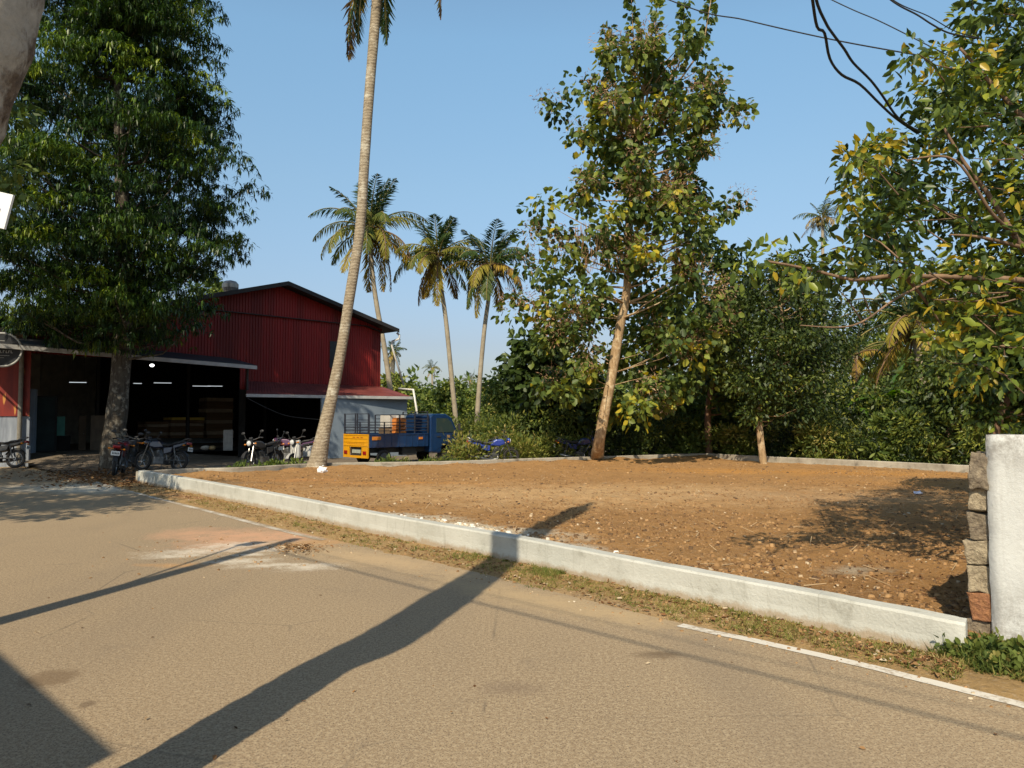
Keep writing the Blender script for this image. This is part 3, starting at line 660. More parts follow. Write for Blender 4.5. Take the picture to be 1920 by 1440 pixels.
# items in the bay mouth, all standing on the raised floor
GRN = M('dark_green_board', (.035,.055,.055), (.02,.03,.03), 2, .7); PAN = M('grey_blue_panel', (.30,.36,.44), (.20,.25,.32), 1.5, .8, .2)
def panel(name, px0, px1, y0, y1, Y, th, mat, label, cat, part='board', frame=None):
    a = XY(px0, Y); b = XY(px1, Y+.15); z0 = zat(px0, y1, a); z1 = zat(px0, y0, a); w = (b-a).length
    t_ = thing(name, Vector((a.x, a.y, z0)), label, cat, math.atan2(b.y-a.y, b.x-a.x)); MB().box(0, 0, 0, w, th, z1-z0).build(part, mat, t_, bevel=.01)
    if frame: 
        f_ = MB(); f_.box(0, -.02, 0, .05, 0-.001, z1-z0).box(w-.05, -.02, 0, w, -.001, z1-z0).box(.05, -.02, z1-z0-.06, w-.05, -.001, z1-z0).box(.05, -.02, 0, w-.05, -.001, .06); f_.build('frame', frame, t_)
    return t_, w, z1-z0
panel('gate_pillar', 36, 62, 729, 850, 27.3, .35, PAN, 'plain blue grey pillar beside the warehouse opening', 'pillar', 'pillar_body')
panel('steel_gate', 63, 104, 742, 848, 27.9, .05, GRN, 'dark green sheet gate leaning open beside the grey pillar', 'gate', 'sheet', BLK)
TEAL = M('teal_paint', (.10,.33,.26), (.07,.22,.18), 3, .6); BRN = M('brown_board', (.14,.095,.06), (.08,.055,.035), 3, .8); BRN2 = M('pale_board', (.26,.2,.14), (.15,.11,.08), 3, .8)
t_, w, h = panel('teal_cabinet', 104, 120, 781, 817, 29.5, .4, TEAL, 'small teal cupboard on a dark bench beside the gate', 'cupboard', 'body')
MB().box(.03, -.015, .03, w-.03, -.002, h*.45).build('drawer', TEAL, t_); MB().box(.03, -.015, h*.52, w-.03, -.002, h-.03).build('drawer', TEAL, t_)
MB().box(-.1, -.1, -.75, w+.2, .5, -.01).build('bench', DARKIN, t_)
t_, w, h = panel('board_door', 146, 160, 779, 848, 30.5, .06, BRN, 'narrow brown door leaf propped inside the bay', 'door', 'leaf'); MB().ellipsoid((w-.08, -.03, h*.5), (.02,.03,.02)).build('handle', STEEL, t_)
t_, w, h = panel('board_door', 168, 198, 779, 848, 30.5, .06, BRN2, 'wide pale brown door leaf propped left of the trunk', 'door', 'leaf'); MB().ellipsoid((w-.1, -.03, h*.5), (.02,.03,.02)).build('handle', STEEL, t_)
t_, w, h = panel('white_sack', 418, 436, 806, 845, 31.6, .25, M('woven_sack', (.45,.42,.38), (.3,.28,.25), 8, .9), 'pale bulging sack at the right post of the bay', 'sack', 'bag')
# fallen parcels
for (px, py, c_, lab) in ((385, 841, (.55,.5,.42), 'small white bundle on the bay floor'), (398, 841, (.5,.34,.16), 'small tan bundle on the bay floor')):
    t_ = thing('bundle', P(px, py, 31)+Vector((0,0,-.05)), lab, 'bundle', rnd.uniform(0,3)); mb = MB(); mb.ellipsoid((0,0,.08), (.18,.13,.1), 10, 7); mb.v = [(x*(1+.2*noise.noise(Vector((x,y,z))*9)), y, z) for x, y, z in mb.v]; mb.build('wrapping', M('bundle_cloth', c_, None, 6, .9), t_)
    MB().tube([(-.01, -.14, .08), (-.01, 0, .19), (-.01, .14, .08)], .008, 5).build('tie', BLK, t_)

# left kiosk: red sheet fence with round sign
k0 = XY(-260, 24.3); k1 = XY(52, 25.6); kd = (k1-k0).normalized(); kn = Vector((kd.y, -kd.x, 0))
KS = thing('sheet_fence', k0, 'red orange printed sheet fence above a streaky grey wall at the left edge', 'fence', math.atan2(kd.y, kd.x)); kl = (k1-k0).length
def fence_mat():
    t = NT('red_printed_sheet'); n = t.noise(2.2, 4, .6, t.co(1.6, 1, .35, rot=(0, .6, 0)), .6)
    c = t.mix(t.ramp(n, .4, .6), (.20,.022,.014), (.12,.014,.012)); c = t.mix(t.ramp(t.noise(3, 3, .5, t.co(2, 1, .3, rot=(0,.5,0))), .62, .67), c, (.45,.20,.05)); return t.finish(c, .6, spec=.3)
MB().box(0, 0, 1.72, kl, .03, 4.1).build('printed_sheet', fence_mat(), KS)
MB().box(0, .04, 0, kl, .22, 1.72).build('wall', M('streaky_grey_wall', (.30,.33,.38), (.14,.16,.20), 2.2, .9, .3, 10, stretch=(3,1,.4)), KS)
BRICK = M('pale_brick', (.42,.30,.19), (.30,.13,.09), 2, .9, .4, 20, stretch=(1,1,9))
MB().box(0, .3, 4.15, kl-.35, .5, 4.62).build('brick_course', BRICK, KS)
MB().bar((kl-.25, -.1, 0), (kl-.25, -.1, 4.1), .07, 10).build('post', M('weathered_post', (.22,.2,.17), (.13,.12,.1), 6, .9), KS)
rs = P(5, 656, 23.8); t_ = thing('round_sign', rs, 'round black sign with a pale rim hung on the red sheet fence', 'sign', math.atan2(kd.y, kd.x)+.1)
mb = MB(); mb.tube([(0, 0, 0), (0, -.05, 0)], .52, 40); mb.build('sign_face', M('sign_black', (.02,.02,.025), (.03,.035,.04), 6, .4), t_)
MB().torus((0, -.04, 0), .53, .035, 44, 8).build('rim', M('grey_rim', (.38,.38,.37), (.28,.28,.27), 6, .5), t_, smooth=True)
mb = MB(); 
for (x, z, w_, h_) in ((-.28,.25,.14,.012), (-.1,.28,.16,.012), (-.22,.17,.3,.01), (-.18,.1,.24,.01), (-.3,.03,.1,.01), (-.14,-.19,.34,.01), (-.2,-.26,.25,.01)): mb.box(x, -.056, z, x+w_, -.0515, z+h_)
for i, x in enumerate((-.22, -.13, -.055, .02, .10, .17, .235)):   # unreadable row of pale letters
    mb.box(x, -.056, -.10, x+.014, -.0515, -.02+(.04 if i == 0 else 0)); mb.box(x+.016, -.056, -.035 if i % 2 else -.10, x+.05, -.0515, -.022 if i % 2 else -.088)
mb.build('lettering', M('sign_lettering', (.5,.5,.48), (.4,.4,.38), 8, .6), t_)
[MB().bar((q_, .25, 0), (q_, -.01, 0), .02, 6).build('bracket', BLK, t_) for q_ in (-.3, .3)]
cpn = P(25, 850, 26.3); t_ = thing('paint_can', Vector((cpn.x, cpn.y, cpn.z)), 'battered paint can by the foot of the grey pillar', 'can')
MB().tube([(0,0,0),(0,0,.02),(0,0,.36),(0,0,.38)], [.16,.17,.17,.18], 18).build('drum', M('rusty_tin', (.30,.26,.16), (.12,.12,.09), 9, .6), t_, smooth=False)
MB().tube([(-.17,0,.36),(-.12,0,.46),(0,0,.5),(.12,0,.46),(.17,0,.36)], .006, 5).build('handle', BLK, t_)
hp = XY(-80, 34); 
WB = thing('white_roofed_building', Vector((-30, 36, 0)), 'low building with a bright white sheet roof beyond the left edge', 'building')
MB().box(-8, 0, 0, 7.2, 9, 5.3).build('wall', M('far_cream_wall', (.5,.48,.42), None, 2, .9), WB)
MB().add([(-9,-1.2,5.35),(8,-1.2,5.35),(8,5,7.0),(-9,5,7.0),(-9,10,5.6),(8,10,5.6)], [(0,1,2,3),(3,2,5,4)]).build('roof', M('white_sheet_roof', (.78,.79,.80), (.66,.67,.69), 2, .6), WB)
MB().box(-3, -.02, 1, -1.5, -.005, 2.5).build('window', BLK, WB)

# ------------------------------------------------------------------ palms
def frond(lv, base, az, el, L, droop, tone, lw=.75, n=44, curl=0.0, hang=.55):
    """one pinnate frond: arching rachis with hanging leaflets; returns rachis points"""
    pts = []; p = Vector(base); e = el; m = 14; seg = L/m; a = az
    for i in range(m+1):
        pts.append(p.copy()); p = p+Vector((math.cos(a)*math.cos(e), math.sin(a)*math.cos(e), math.sin(e)))*seg
        e = max(e-droop/m*(1+i/m), -1.52); a += curl/m
    A_ = np.array([tuple(q) for q in pts]); t = np.linspace(.10, .995, n); x = t*m; i0 = np.clip(x.astype(int), 0, m-1); fr = (x-i0)[:, None]
    pos = A_[i0]*(1-fr)+A_[i0+1]*fr; tan = norm(A_[i0+1]-A_[i0]); side = norm(np.cross(tan, np.array([[0,0,1.]])+.001))
    up = np.cross(side, tan); LL = lw*(np.sin(np.clip(t*1.02, 0, 1)*np.pi)**.45)*(1-.35*t)
    for sg in (1, -1):
        D = side*sg*(.62+RG.normal(0,.08,(n,1)))+tan*.55+up*.12+np.array([[0,0,-hang]])*(.6+RG.random((n,1))*.8)+RG.normal(0,.08,(n,3))
        lv.put(pos, D, up+RG.normal(0,.25,(n,3)), LL*RG.uniform(.8,1.15,n), .075*np.ones(n)*max(.7, lw), np.clip(tone+RG.normal(0,.05,n), 0, 1), False, .22)
    return pts
def palm(base, axis, radii, top, label, R=4.2, nf=22, group=None, near=False, seed=0, lean=(0,0), lw=.8, kind='full', n=44, barkm=None, coconuts=True):
    t_ = thing('coconut_palm', base, label, 'palm', 0, group); mb = MB(); trunk_tube(mb, axis, radii, 16 if near else 8, .05)
    mb.build('trunk', barkm or (B_PALM if near else B_PALMFAR), t_, smooth=True, world=True)
    r_ = random.Random(seed); top = Vector(top)
    for k in range(nf):
        u = k/(nf-1); az = k*2.399+r_.uniform(-.3,.3)
        if u < .22: el, dr, tn = r_.uniform(1.15, 1.45), r_.uniform(.25,.6), r_.uniform(.1,.32)
        elif u < .55: el, dr, tn = r_.uniform(.55, 1.0), r_.uniform(.9,1.3), r_.uniform(.2,.6)
        elif u < .8: el, dr, tn = r_.uniform(-.05, .4), r_.uniform(.9,1.4), r_.uniform(.4,.88)
        else: el, dr, tn = r_.uniform(-1.1, -.5), r_.uniform(.3,.7), r_.choice([.75,.85,.9,.35,.99])
        tn = min(1, tn+.05) if u > .22 else tn; L_ = R*r_.uniform(.82, 1.05)*(1 if u > .2 else .85)
        lv = Leaves(); pts = frond(lv, top+Vector((math.cos(az), math.sin(az), 0))*.12, az, el, L_, dr, tn, lw, n, r_.uniform(-.3,.3), .25 if u < .22 else .6)
        o = lv.build('frond', L_PALM, t_); m2 = MB(); m2.tube(pts, [.05*R/4*(1-.8*i/14)+.006 for i in range(15)], 4); q = m2.build('rachis', B_TWIG if tn > .7 else L_RACH, t_, world=True); q.parent = o
    if coconuts:
        mb = MB()
        for k in range(14):
            a = r_.uniform(0, 6.28); mb.ellipsoid(tuple(top+Vector((math.cos(a)*.38, math.sin(a)*.38, r_.uniform(-.7,-.15)))), (.14,.14,.17), 8, 6)
        mb.build('coconut_bunch', M('coconut_husk', (.16,.13,.04), (.09,.07,.03), 4, .6), t_, smooth=True, world=True)
    return t_
L_RACH = M('green_rachis', (.16,.16,.05), (.24,.17,.06), 2, .5)
# near leaning palm
Yp = 22.9
pp_ = [(591, 884), (596, 866), (607, 810), (624, 735), (640, 655), (655, 560), (675, 430), (683, 310), (692, 180), (705, 20), (713, -90), (720, -190)]
ax = [P(x, y, Yp) for x, y in pp_]; hw = [.37, .28, .21, .175, .16, .155, .155, .155, .155, .16, .16, .16]
PN = palm(ax[0], ax, hw, ax[-1]+Vector((0,0,.1)), 'tall near coconut palm with a thick grey leaning trunk rising out of the picture', R=5.0, nf=24, near=True, seed=5, lw=1.0, n=60, coconuts=False)
# two hanging fronds visible at the top of the frame
for (px, py, az, el) in ((690, -70, 2.9, -1.25), (700, -60, 3.4, -1.0), (712, -70, .5, -1.3), (745, -150, .1, -.2)):
    lv = Leaves(); pts = frond(lv, P(px, py, Yp-.2), az, el, 2.6 if px < 740 else 3.4, .5, .2, .8, 50, 0, .6); o = lv.build('frond', L_PALM, PN)
    q = MB().tube(pts, [.045*(1-.8*i/14)+.006 for i in range(15)], 4).build('rachis', L_RACH, PN, world=True); q.parent = o
PG = 'coconut palms standing behind the warehouse yard'
def far_palm(px_axis, Y, label, seed, R, w, **kw):
    ax = [P(x, y, Y) for x, y in px_axis]; n = len(ax)
    return palm(Vector((ax[0].x, ax[0].y, 0)), [Vector((ax[0].x, ax[0].y, -.05))]+ax, [w*1.5]+[w*(1.15-.35*i/(n-1)) for i in range(n)], ax[-1], label, R=R, seed=seed, group=PG, **kw)
far_palm([(736, 770), (722, 660), (706, 570), (697, 500), (694, 432)], 45, 'tallest far coconut palm, crown half hidden behind the near leaning trunk', 3, 4.3, .15, nf=30, lw=1.1)
far_palm([(857, 812), (846, 700), (836, 600), (826, 530), (821, 478)], 44, 'middle far coconut palm with orange drooping fronds, right of the leaning trunk', 8, 3.4, .135, nf=28, lw=1.0)
far_palm([(893, 815), (899, 720), (908, 620), (917, 550), (919, 497)], 43, 'far coconut palm nearest the teak tree, upright green fronds on a thin trunk', 15, 3.2, .13, nf=26, lw=1.0)
far_palm([(813, 770), (811, 730), (810, 690)], 120, 'tiny distant palm between the truck and the middle palm', 4, 1.9, .18, nf=14, lw=.6, n=20, coconuts=False)
far_palm([(884, 770), (882, 735), (880, 712)], 110, 'tiny distant palm against the sky just left of the thin palm trunk', 9, 1.7, .16, nf=14, lw=.6, n=20, coconuts=False)
far_palm([(733, 790), (735, 720), (738, 660)], 75, 'small distant palm behind the white downpipe', 12, 1.7, .25, nf=16, lw=.6, n=24, coconuts=False)
far_palm([(1546, 800), (1545, 600), (1543, 500), (1542, 408)], 62, 'far pale palm rising above the dark trees on the right', 21, 2.4, .15, nf=18, lw=.7, n=30)
far_palm([(1600, 830), (1602, 740), (1603, 665)], 37, 'young palm with upright fronds between the dark tree and the right tree', 23, 2.9, .18, nf=16, lw=.75, coconuts=False)
far_palm([(1735, 840), (1728, 720), (1715, 605)], 31, 'bushy low palm with yellow hanging fronds behind the lot', 31, 4.0, .2, nf=28, lw=.85)

# ------------------------------------------------------------------ large drooping tree at left
Yt = 24.6
TL = thing('drooping_leaf_tree', XY(218, Yt), 'huge dark green tree with hanging narrow leaves in front of the warehouse', 'tree')
prof = [(-320, 100, 340), (-150, 40, 390), (0, 30, 410), (80, 10, 405), (130, -5, 392), (180, -30, 415), (240, -50, 465), (300, -70, 475), (350, -75, 485), (395, -80, 440), (440, -80, 465), (480, -75, 460), (520, -60, 415), (560, -40, 395), (600, 0, 415), (635, 50, 350), (660, 180, 290)]
C1 = env(prof, Yt, 560, .9, .30, .36)
C1 = np.concatenate([C1, env([(p[0], p[1]+30, p[2]-60) for p in prof], Yt, 170, .9, .3, .7)])
lv = Leaves(); sprays(lv, C1, RG.uniform(.65, 1.15, len(C1)), 38, 8, .24, .048, (.37,.25,.15), .85)
lv.build('crown', L_DROOP, TL)
taxis = [XY(212, Yt, -.1), XY(214, Yt, 1.0), XY(222, Yt, 2.3), XY(229, Yt, 4.0), XY(232, Yt+.1, 7), XY(225, Yt, 11), XY(220, Yt, 16), XY(222, Yt, 19)]
mb = MB(); tax = trunk_tube(mb, taxis, [.46, .36, .31, .28, .25, .18, .1, .04], 16, .12); limbs(mb, tax[10:], C1, .06, .22, 5); mb.build('trunk', B_DARKG, TL, smooth=True, world=True)

# ------------------------------------------------------------------ tall teak
Yk = 26.0
KEEP = None
TK = thing('teak_tree', G(1120, 866, .05), 'tall open teak tree with big round leaves and a bare tan trunk in the lot', 'tree')
kax = [G(1119, 866, .05), P(1123, 830, Yk), P(1134, 770, Yk), P(1148, 700, Yk), P(1160, 625, Yk), P(1176, 540, Yk), P(1178, 450, Yk), P(1188, 340, Yk), P(1200, 220, Yk), P(1215, 100, Yk), P(1232, 20, Yk)]
prof = [(95, 1110, 1345), (140, 1085, 1340), (190, 1065, 1375), (230, 1055, 1375), (290, 1085, 1340), (340, 1075, 1335), (390, 1035, 1360), (440, 1015, 1330), (490, 1010, 1340), (540, 985, 1365), (590, 990, 1370), (640, 985, 1360), (700, 970, 1340), (740, 1010, 1300), (775, 1060, 1260)]
C2 = env(prof, Yk, 320, .8, .15, .45)
extra = [P(*p) for p in ((1050, 215, Yk), (1035, 195, Yk), (1075, 165, Yk), (1380, 195, Yk), (1390, 215, Yk), (1375, 385, Yk), (1360, 395, Yk), (1005, 400, Yk), (1000, 440, Yk), (985, 500, Yk), (970, 560, Yk), (960, 590, Yk), (1335, 170, Yk), (1020, 380, Yk))]
C2 = np.concatenate([C2, np.array([tuple(p) for p in extra])])
tz_ = [p.z for p in kax]; tx_ = [p.x for p in kax]
C2 = np.array([c for c in C2 if not (c[2] < 6.8 and abs(c[0]-np.interp(c[2], tz_, tx_)) < .85 and c[1] < Yk+.6)])
spires = []
for (x0, y0, x1, y1) in ((1140, 55, 1146, 140), (1183, -20, 1190, 120), (1232, -30, 1228, 115), (1284, 0, 1278, 110), (1338, -30, 1318, 90)):
    for k in range(7):
        t_ = k/6; spires.append(tuple(P(x0+(x1-x0)*t_, y0+(y1-y0)*t_, Yk+rnd.uniform(-.3,.3))))
lv = Leaves()
clumps(lv, C2, RG.uniform(.3, .75, len(C2)), 38, .25, .19, True, .55, .8, .5, .9, (.56,.17,.17))
clumps(lv, spires, .20, 22, .22, .17, True, .5, 1.0, .5, 1.3, (.55,.12,.15))
lv.build('crown', L_TEAK, TK)
pan = C2[(RG.random(len(C2)) < .4) & (C2[:, 1] < Yk+.8)]
lv = Leaves(); clumps(lv, pan+unit(len(pan))*.2+np.array([0,-.25,.1]), .60, 150, .13, .026, False, .1, .8, .2, .9, (.55,.2,.2), 1.0)
hang = [tuple(P(x, y, Yk-.8)) for x, y in ((1092, 430), (1128, 440), (1105, 480))]
clumps(lv, hang, .3, 50, .4, .022, False, 2.2, .3, .2, 1.6, (.5,.2,.2), .5)
lv.build('seed_panicles', L_PANICLE, TK)
mb = MB(); kx = trunk_tube(mb, kax, [.24, .20, .185, .17, .16, .15, .135, .11, .085, .05, .02], 14, .12)
limbs(mb, kx[12:], [c for c in C2 if c[2] > 6.0], .045, .55, 5, .05)
limbs(mb, kx[8:14], [c for c in C2 if c[2] <= 6.0], .018, .15, 4, .05)
for k in range(0, len(spires), 7): mb.tube([kx[-8], Vector(spires[k+6]), Vector(spires[k])], [.05, .03, .01], 5, False)
mb.build('trunk', B_TAN, TK, smooth=True, world=True)

# ------------------------------------------------------------------ near tree on the right
Yr = 7.3
TR = thing('broad_leaf_tree', (7.2, 7.6, 0), 'near broad leaved tree overhanging from the right edge with ruddy bare limbs', 'tree')
prof = [(-200, 1880, 2200), (-60, 1830, 2200), (20, 1800, 2200), (90, 1745, 2200), (150, 1705, 2200), (210, 1715, 2200), (270, 1620, 2200), (330, 1595, 2200), (400, 1600, 2200), (460, 1610, 2200), (510, 1600, 2200), (560, 1700, 2200), (600, 1740, 2200)]
C3 = []
while len(C3) < 620:
    y_ = rnd.uniform(-200, 600); x_ = rnd.uniform(1590, 2180)
    if x_ > np.interp(y_, [p[0] for p in prof], [p[1] for p in prof])+10 and noise.noise(Vector((x_*.012, y_*.012, 4)))+.62 > rnd.random()*.95: C3.append(tuple(P(x_, y_, rnd.uniform(6.5, 9.4))))
C3 = np.array(C3)
ex = [(1600, 290), (1605, 330), (1600, 370), (1618, 400), (1590, 310), (1640, 290), (1700, 110), (1720, 100), (1750, 100), (1700, 175), (1620, 440), (1600, 470), (1560, 490), (1530, 500), (1500, 495), (1480, 520), (1460, 490), (1640, 480), (1680, 500), (1730, 490), (1600, 500), (1560, 530),
      (1560, 505), (1580, 475), (1610, 560), (1740, 560), (1780, 600), (1800, 590), (1830, 620), (1870, 580), (1890, 640), (1850, 560), (1760, 540), (1800, 640), (1900, 600), (1780, 680), (1840, 690), (1880, 700), (1900, 700), (1860, 650), (1760, 640), (1420, 480), (1390, 500), (1440, 510)]
C3 = np.concatenate([C3, np.array([tuple(P(x, y, 6.6+rnd.uniform(-.4,.5))) for x, y in ex])])
vis = C3
lv = Leaves(); clumps(lv, C3, RG.uniform(.14, .30, len(C3)), 26, .105, .050, True, .35, 1.0, .5, .8, (.52,.24,.18), .7)
lv.build('crown', L_RIGHT, TR)
mb = MB(); rax = trunk_tube(mb, [Vector((7.2,7.6,-.05)), Vector((7.1,7.5,1.2)), Vector((6.6,7.3,2.2)), Vector((6.4,7.3,3.4)), Vector((6.2,7.4,4.6)), Vector((6.0,7.4,6.2))], [.22,.19,.15,.12,.09,.04], 12, .1)
def limb(pts, r): ax = interp_axis(pts, 18); mb.tube(ax, [r*(1-.75*i/len(ax)) for i in range(len(ax))], 8)
limb([Vector((6.6,7.3,2.2)), P(2050, 560, 6.9), P(1920, 526, 6.7), P(1840, 522, 6.6), P(1760, 518, 6.6), P(1660, 518, 6.5), P(1600, 525, 6.5), P(1520, 505, 6.5), P(1440, 490, 6.4)], .034)
limb([Vector((6.6,7.3,2.2)), P(2000, 540, 6.9), P(1925, 470, 6.8), P(1895, 430, 6.8), P(1850, 360, 6.8), P(1808, 305, 6.8), P(1770, 240, 6.8)], .04)
limb([P(1905, 440, 6.8), P(1860, 400, 6.5), P(1790, 300, 6.4), P(1700, 300, 6.4)], .02)
limb([Vector((6.4,7.3,3.4)), P(1960, 260, 7.0), P(1880, 180, 7.0), P(1800, 90, 7.0)], .04)
limb([P(1760, 518, 6.6), P(1680, 560, 6.5), P(1600, 610, 6.4), P(1500, 610, 6.4)], .014)
limb([P(1700, 520, 6.6), P(1740, 570, 6.8), P(1765, 610, 6.9)], .02)
limb([P(1925, 466, 6.8), P(1840, 445, 6.6), P(1780, 440, 6.6)], .022)
for k in range(260):
    c = Vector(C3[rnd.randrange(len(C3))]); a = c+Vector((rnd.uniform(.1,.7), rnd.uniform(-.2,.2), rnd.uniform(-.5,.05))); mb.tube([a, (a+c)/2+Vector((0,0,rnd.uniform(-.06,.06))), c], [.009,.006,.003], 4, False)
mb.build('trunk', B_BRANCH, TR, smooth=True, world=True)

# ------------------------------------------------------------------ generic trees behind
def bush_tree(name, px, Y, prof, n, rad, per, L, Wd, mat, label, cat='tree', broad=True, trunk=None, group=None, tone=(.42,.2,.16), droop=.4, depth=.7, trunk_r=.12, bm=None, inset=.2):
    base = XY(px, Y); t_ = thing(name, base, label, cat, 0, group); C = env(prof, Y, n, depth, inset, .6)
    lv = Leaves(); clumps(lv, C, RG.uniform(rad*.6, rad*1.2, n), per, L, Wd, broad, droop, .8, .5, .75, tone); lv.build('crown', mat, t_)
    topz = float(C[:, 2].max()); cx = float(C[:, 0].mean()); tr = trunk or px
    mb = MB(); ax = trunk_tube(mb, [base-Vector((0,0,.05)), XY(tr, Y, topz*.3), Vector((cx, Y, topz*.6)), Vector((cx, Y, topz*.92))], [trunk_r*1.2, trunk_r, trunk_r*.7, trunk_r*.15], 8)
    limbs(mb, ax[4:], C, trunk_r*.35, .4, 4); mb.build('trunk', bm or B_TWIG, t_, smooth=True, world=True); return t_
bush_tree('dense_tree', 1432, 26.3, [(485, 1440, 1500), (510, 1400, 1545), (560, 1370, 1570), (620, 1350, 1580), (680, 1350, 1580), (730, 1360, 1560), (780, 1385, 1530)], 150, .75, 120, .16, .075, L_DARK, 'dense dark tree with a thin pale lower trunk at the back wall of the lot', broad=False, trunk=1425, bm=B_TAN, trunk_r=.11)
bush_tree('dense_tree', 1500, 31, [(520, 1430, 1530), (600, 1400, 1600), (700, 1400, 1610), (800, 1400, 1600), (845, 1420, 1600)], 120, .9, 100, .18, .08, L_DARK, 'dark bushy tree just behind the thin pale trunk', broad=False)
bush_tree('dense_tree', 1865, 14.5, [(520, 1790, 2000), (600, 1770, 2050), (680, 1760, 2050), (740, 1790, 2050), (790, 1820, 2040)], 110, .5, 70, .16, .08, L_RIGHT, 'slender tree with a dark upright trunk behind the whitewashed wall', trunk=1863, trunk_r=.10)
bush_tree('teak_sapling', 1030, 31, [(635, 960, 1040), (670, 935, 1100), (710, 940, 1140), (760, 960, 1150), (810, 980, 1150)], 70, .75, 42, .34, .26, L_TEAK, 'lower dark teak leaning left behind the tall one', trunk=1050, tone=(.2,.15,.15))
bush_tree('dense_tree', 1230, 33, [(560, 1190, 1330), (640, 1160, 1380), (720, 1150, 1400), (800, 1160, 1400), (850, 1160, 1400)], 110, .85, 70, .24, .14, L_MID, 'leafy tree seen through the teak crown on its right', tone=(.5,.2,.16))
bush_tree('dense_tree', 1330, 30, [(470, 1340, 1400), (520, 1300, 1430), (600, 1290, 1440), (700, 1300, 1440), (760, 1320, 1420)], 75, .7, 60, .26, .16, L_TEAK, 'yellow green leafed tree between the teak and the dark tree', tone=(.5,.2,.18), trunk=1330)
bush_tree('dense_tree', 1660, 44, [(590, 1590, 1820), (650, 1550, 1850), (700, 1540, 1850), (780, 1540, 1880), (850, 1540, 1900)], 150, 1.2, 70, .30, .15, L_MID, 'dark wooded clump behind the low palm', tone=(.45,.2,.16))
bush_tree('dense_tree', 1780, 25, [(650, 1740, 1900), (710, 1700, 1950), (780, 1690, 1960), (850, 1700, 1960)], 110, .7, 70, .2, .1, L_DARK, 'shadowy tree behind the rear wall beside the whitewashed wall', tone=(.5,.22,.16))
FG = 'far trees beyond the yard'
for (px, Y, t0, w, mat, lab) in ((735, 62, 712, 42, L_MID, 'round green tree just right of the warehouse corner'), (790, 85, 728, 50, L_MID, 'far yellow green tree above the truck cab'), (850, 60, 722, 55, L_MID, 'far tree behind the middle palm trunk'),
                                 (905, 70, 730, 50, L_WEED, 'far pale olive tree behind the thin palm trunk'), (960, 52, 700, 55, L_MID, 'far green tree at the left foot of the teak crown'), (1060, 48, 690, 80, L_MID, 'far green tree behind the teak trunk'), (870, 46, 760, 50, L_MID, 'low bushy tree behind the weeds, left of the blue motorbike')):
    bush_tree('round_tree', px, Y, [(t0, px-w*.35, px+w*.35), (t0+22, px-w*.8, px+w*.8), (t0+50, px-w, px+w), (800, px-w, px+w), (830, px-w*.8, px+w*.8)], 70, .018*Y, 90, .0055*Y, .0030*Y, mat, lab, group=FG, tone=(.5,.2,.16), depth=.6)
bush_tree('round_tree', 400, 52, [(515, 385, 405), (530, 360, 430), (560, 350, 440), (620, 350, 440)], 40, .8, 70, .3, .15, L_MID, 'tree top showing over the warehouse roof beside the ventilator', group=FG)
# distant white block
DB = thing('distant_block', XY(925, 170), 'distant white apartment block showing over the tree tops', 'building'); MB().box(-2.5, 0, 0, 3.2, 6, 9.8).build('wall', M('far_white_wall', (.75,.74,.72), None, .5, .9), DB)
MB().box(-2.8, -.3, 9.8, 3.5, 6.3, 10.2).build('roof', M('far_roof', (.6,.6,.6), None, .5, .9), DB)
for k in range(4):
    for j in range(2): MB().box(-2+k*1.3, -.03, 6.2+j*1.8, -1.3+k*1.3, -.005, 7.2+j*1.8).build('window', BLK, DB)
# far wood
lv = Leaves(); C = []
for k in range(420):
    px = rnd.uniform(700, 2150); Y = rnd.uniform(75, 130); p = XY(px, Y); C.append((p.x, p.y, rnd.uniform(.5, 5.5 if px < 1000 else 8)))
for k in range(120): C.append((rnd.uniform(-140, -45), rnd.uniform(60, 110), rnd.uniform(.5, 7)))
clumps(lv, C, RG.uniform(1.6, 2.8, len(C)), 55, .8, .45, False, .3, .8, .5, .8, (.5,.18,.15)); tag(lv.build('far_wood', L_MID), kind='stuff')
# weeds along the rear walls
lv = Leaves(); C = []; 
def weed_row(pxa, pxb, n, d0, d1, h0, h1, pl=back):
    out = []
    for k in range(n):
        px = rnd.uniform(pxa, pxb)
        yb = np.interp(px, [p[0] for p in back_px+right_px[1:]], [p[1] for p in back_px+right_px[1:]]); g = G(px, yb, WT); Y = g.y+.3+rnd.uniform(d0, d1); q = XY(px, Y); out.append((q.x, q.y, rnd.uniform(h0, h1)))
    return out
clumps(lv, weed_row(850, 1110, 260, 1.5, 9, .1, .8), .5, 90, .16, .05, False, -.5, .8, .4, .8, (.62,.16,.16))
clumps(lv, weed_row(850, 1110, 120, 4, 12, .6, 1.5), .6, 90, .18, .06, False, -.3, .8, .4, .8, (.5,.2,.16))
clumps(lv, weed_row(700, 860, 30, .15, .8, .0, .22), .22, 60, .13, .045, True, -.2, .9, .4, .8, (.35,.2,.16))
clumps(lv, weed_row(1000, 1330, 200, 2, 9, .2, 1.8), .65, 80, .17, .07, False, 0, .8, .4, .8, (.3,.2,.16))
tag(lv.build('yard_weeds', L_WEED), kind='stuff')
lv = Leaves(); clumps(lv, weed_row(1130, 1900, 420, .9, 7, .1, 1.7), .55, 110, .17, .045, False, .1, .7, .4, .9, (.42,.34,.2)); clumps(lv, weed_row(1300, 1900, 150, 3, 10, 1.2, 2.8), .7, 90, .19, .08, False, .1, .7, .4, .9, (.5,.3,.2))
tag(lv.build('undergrowth', L_DARK), kind='stuff')
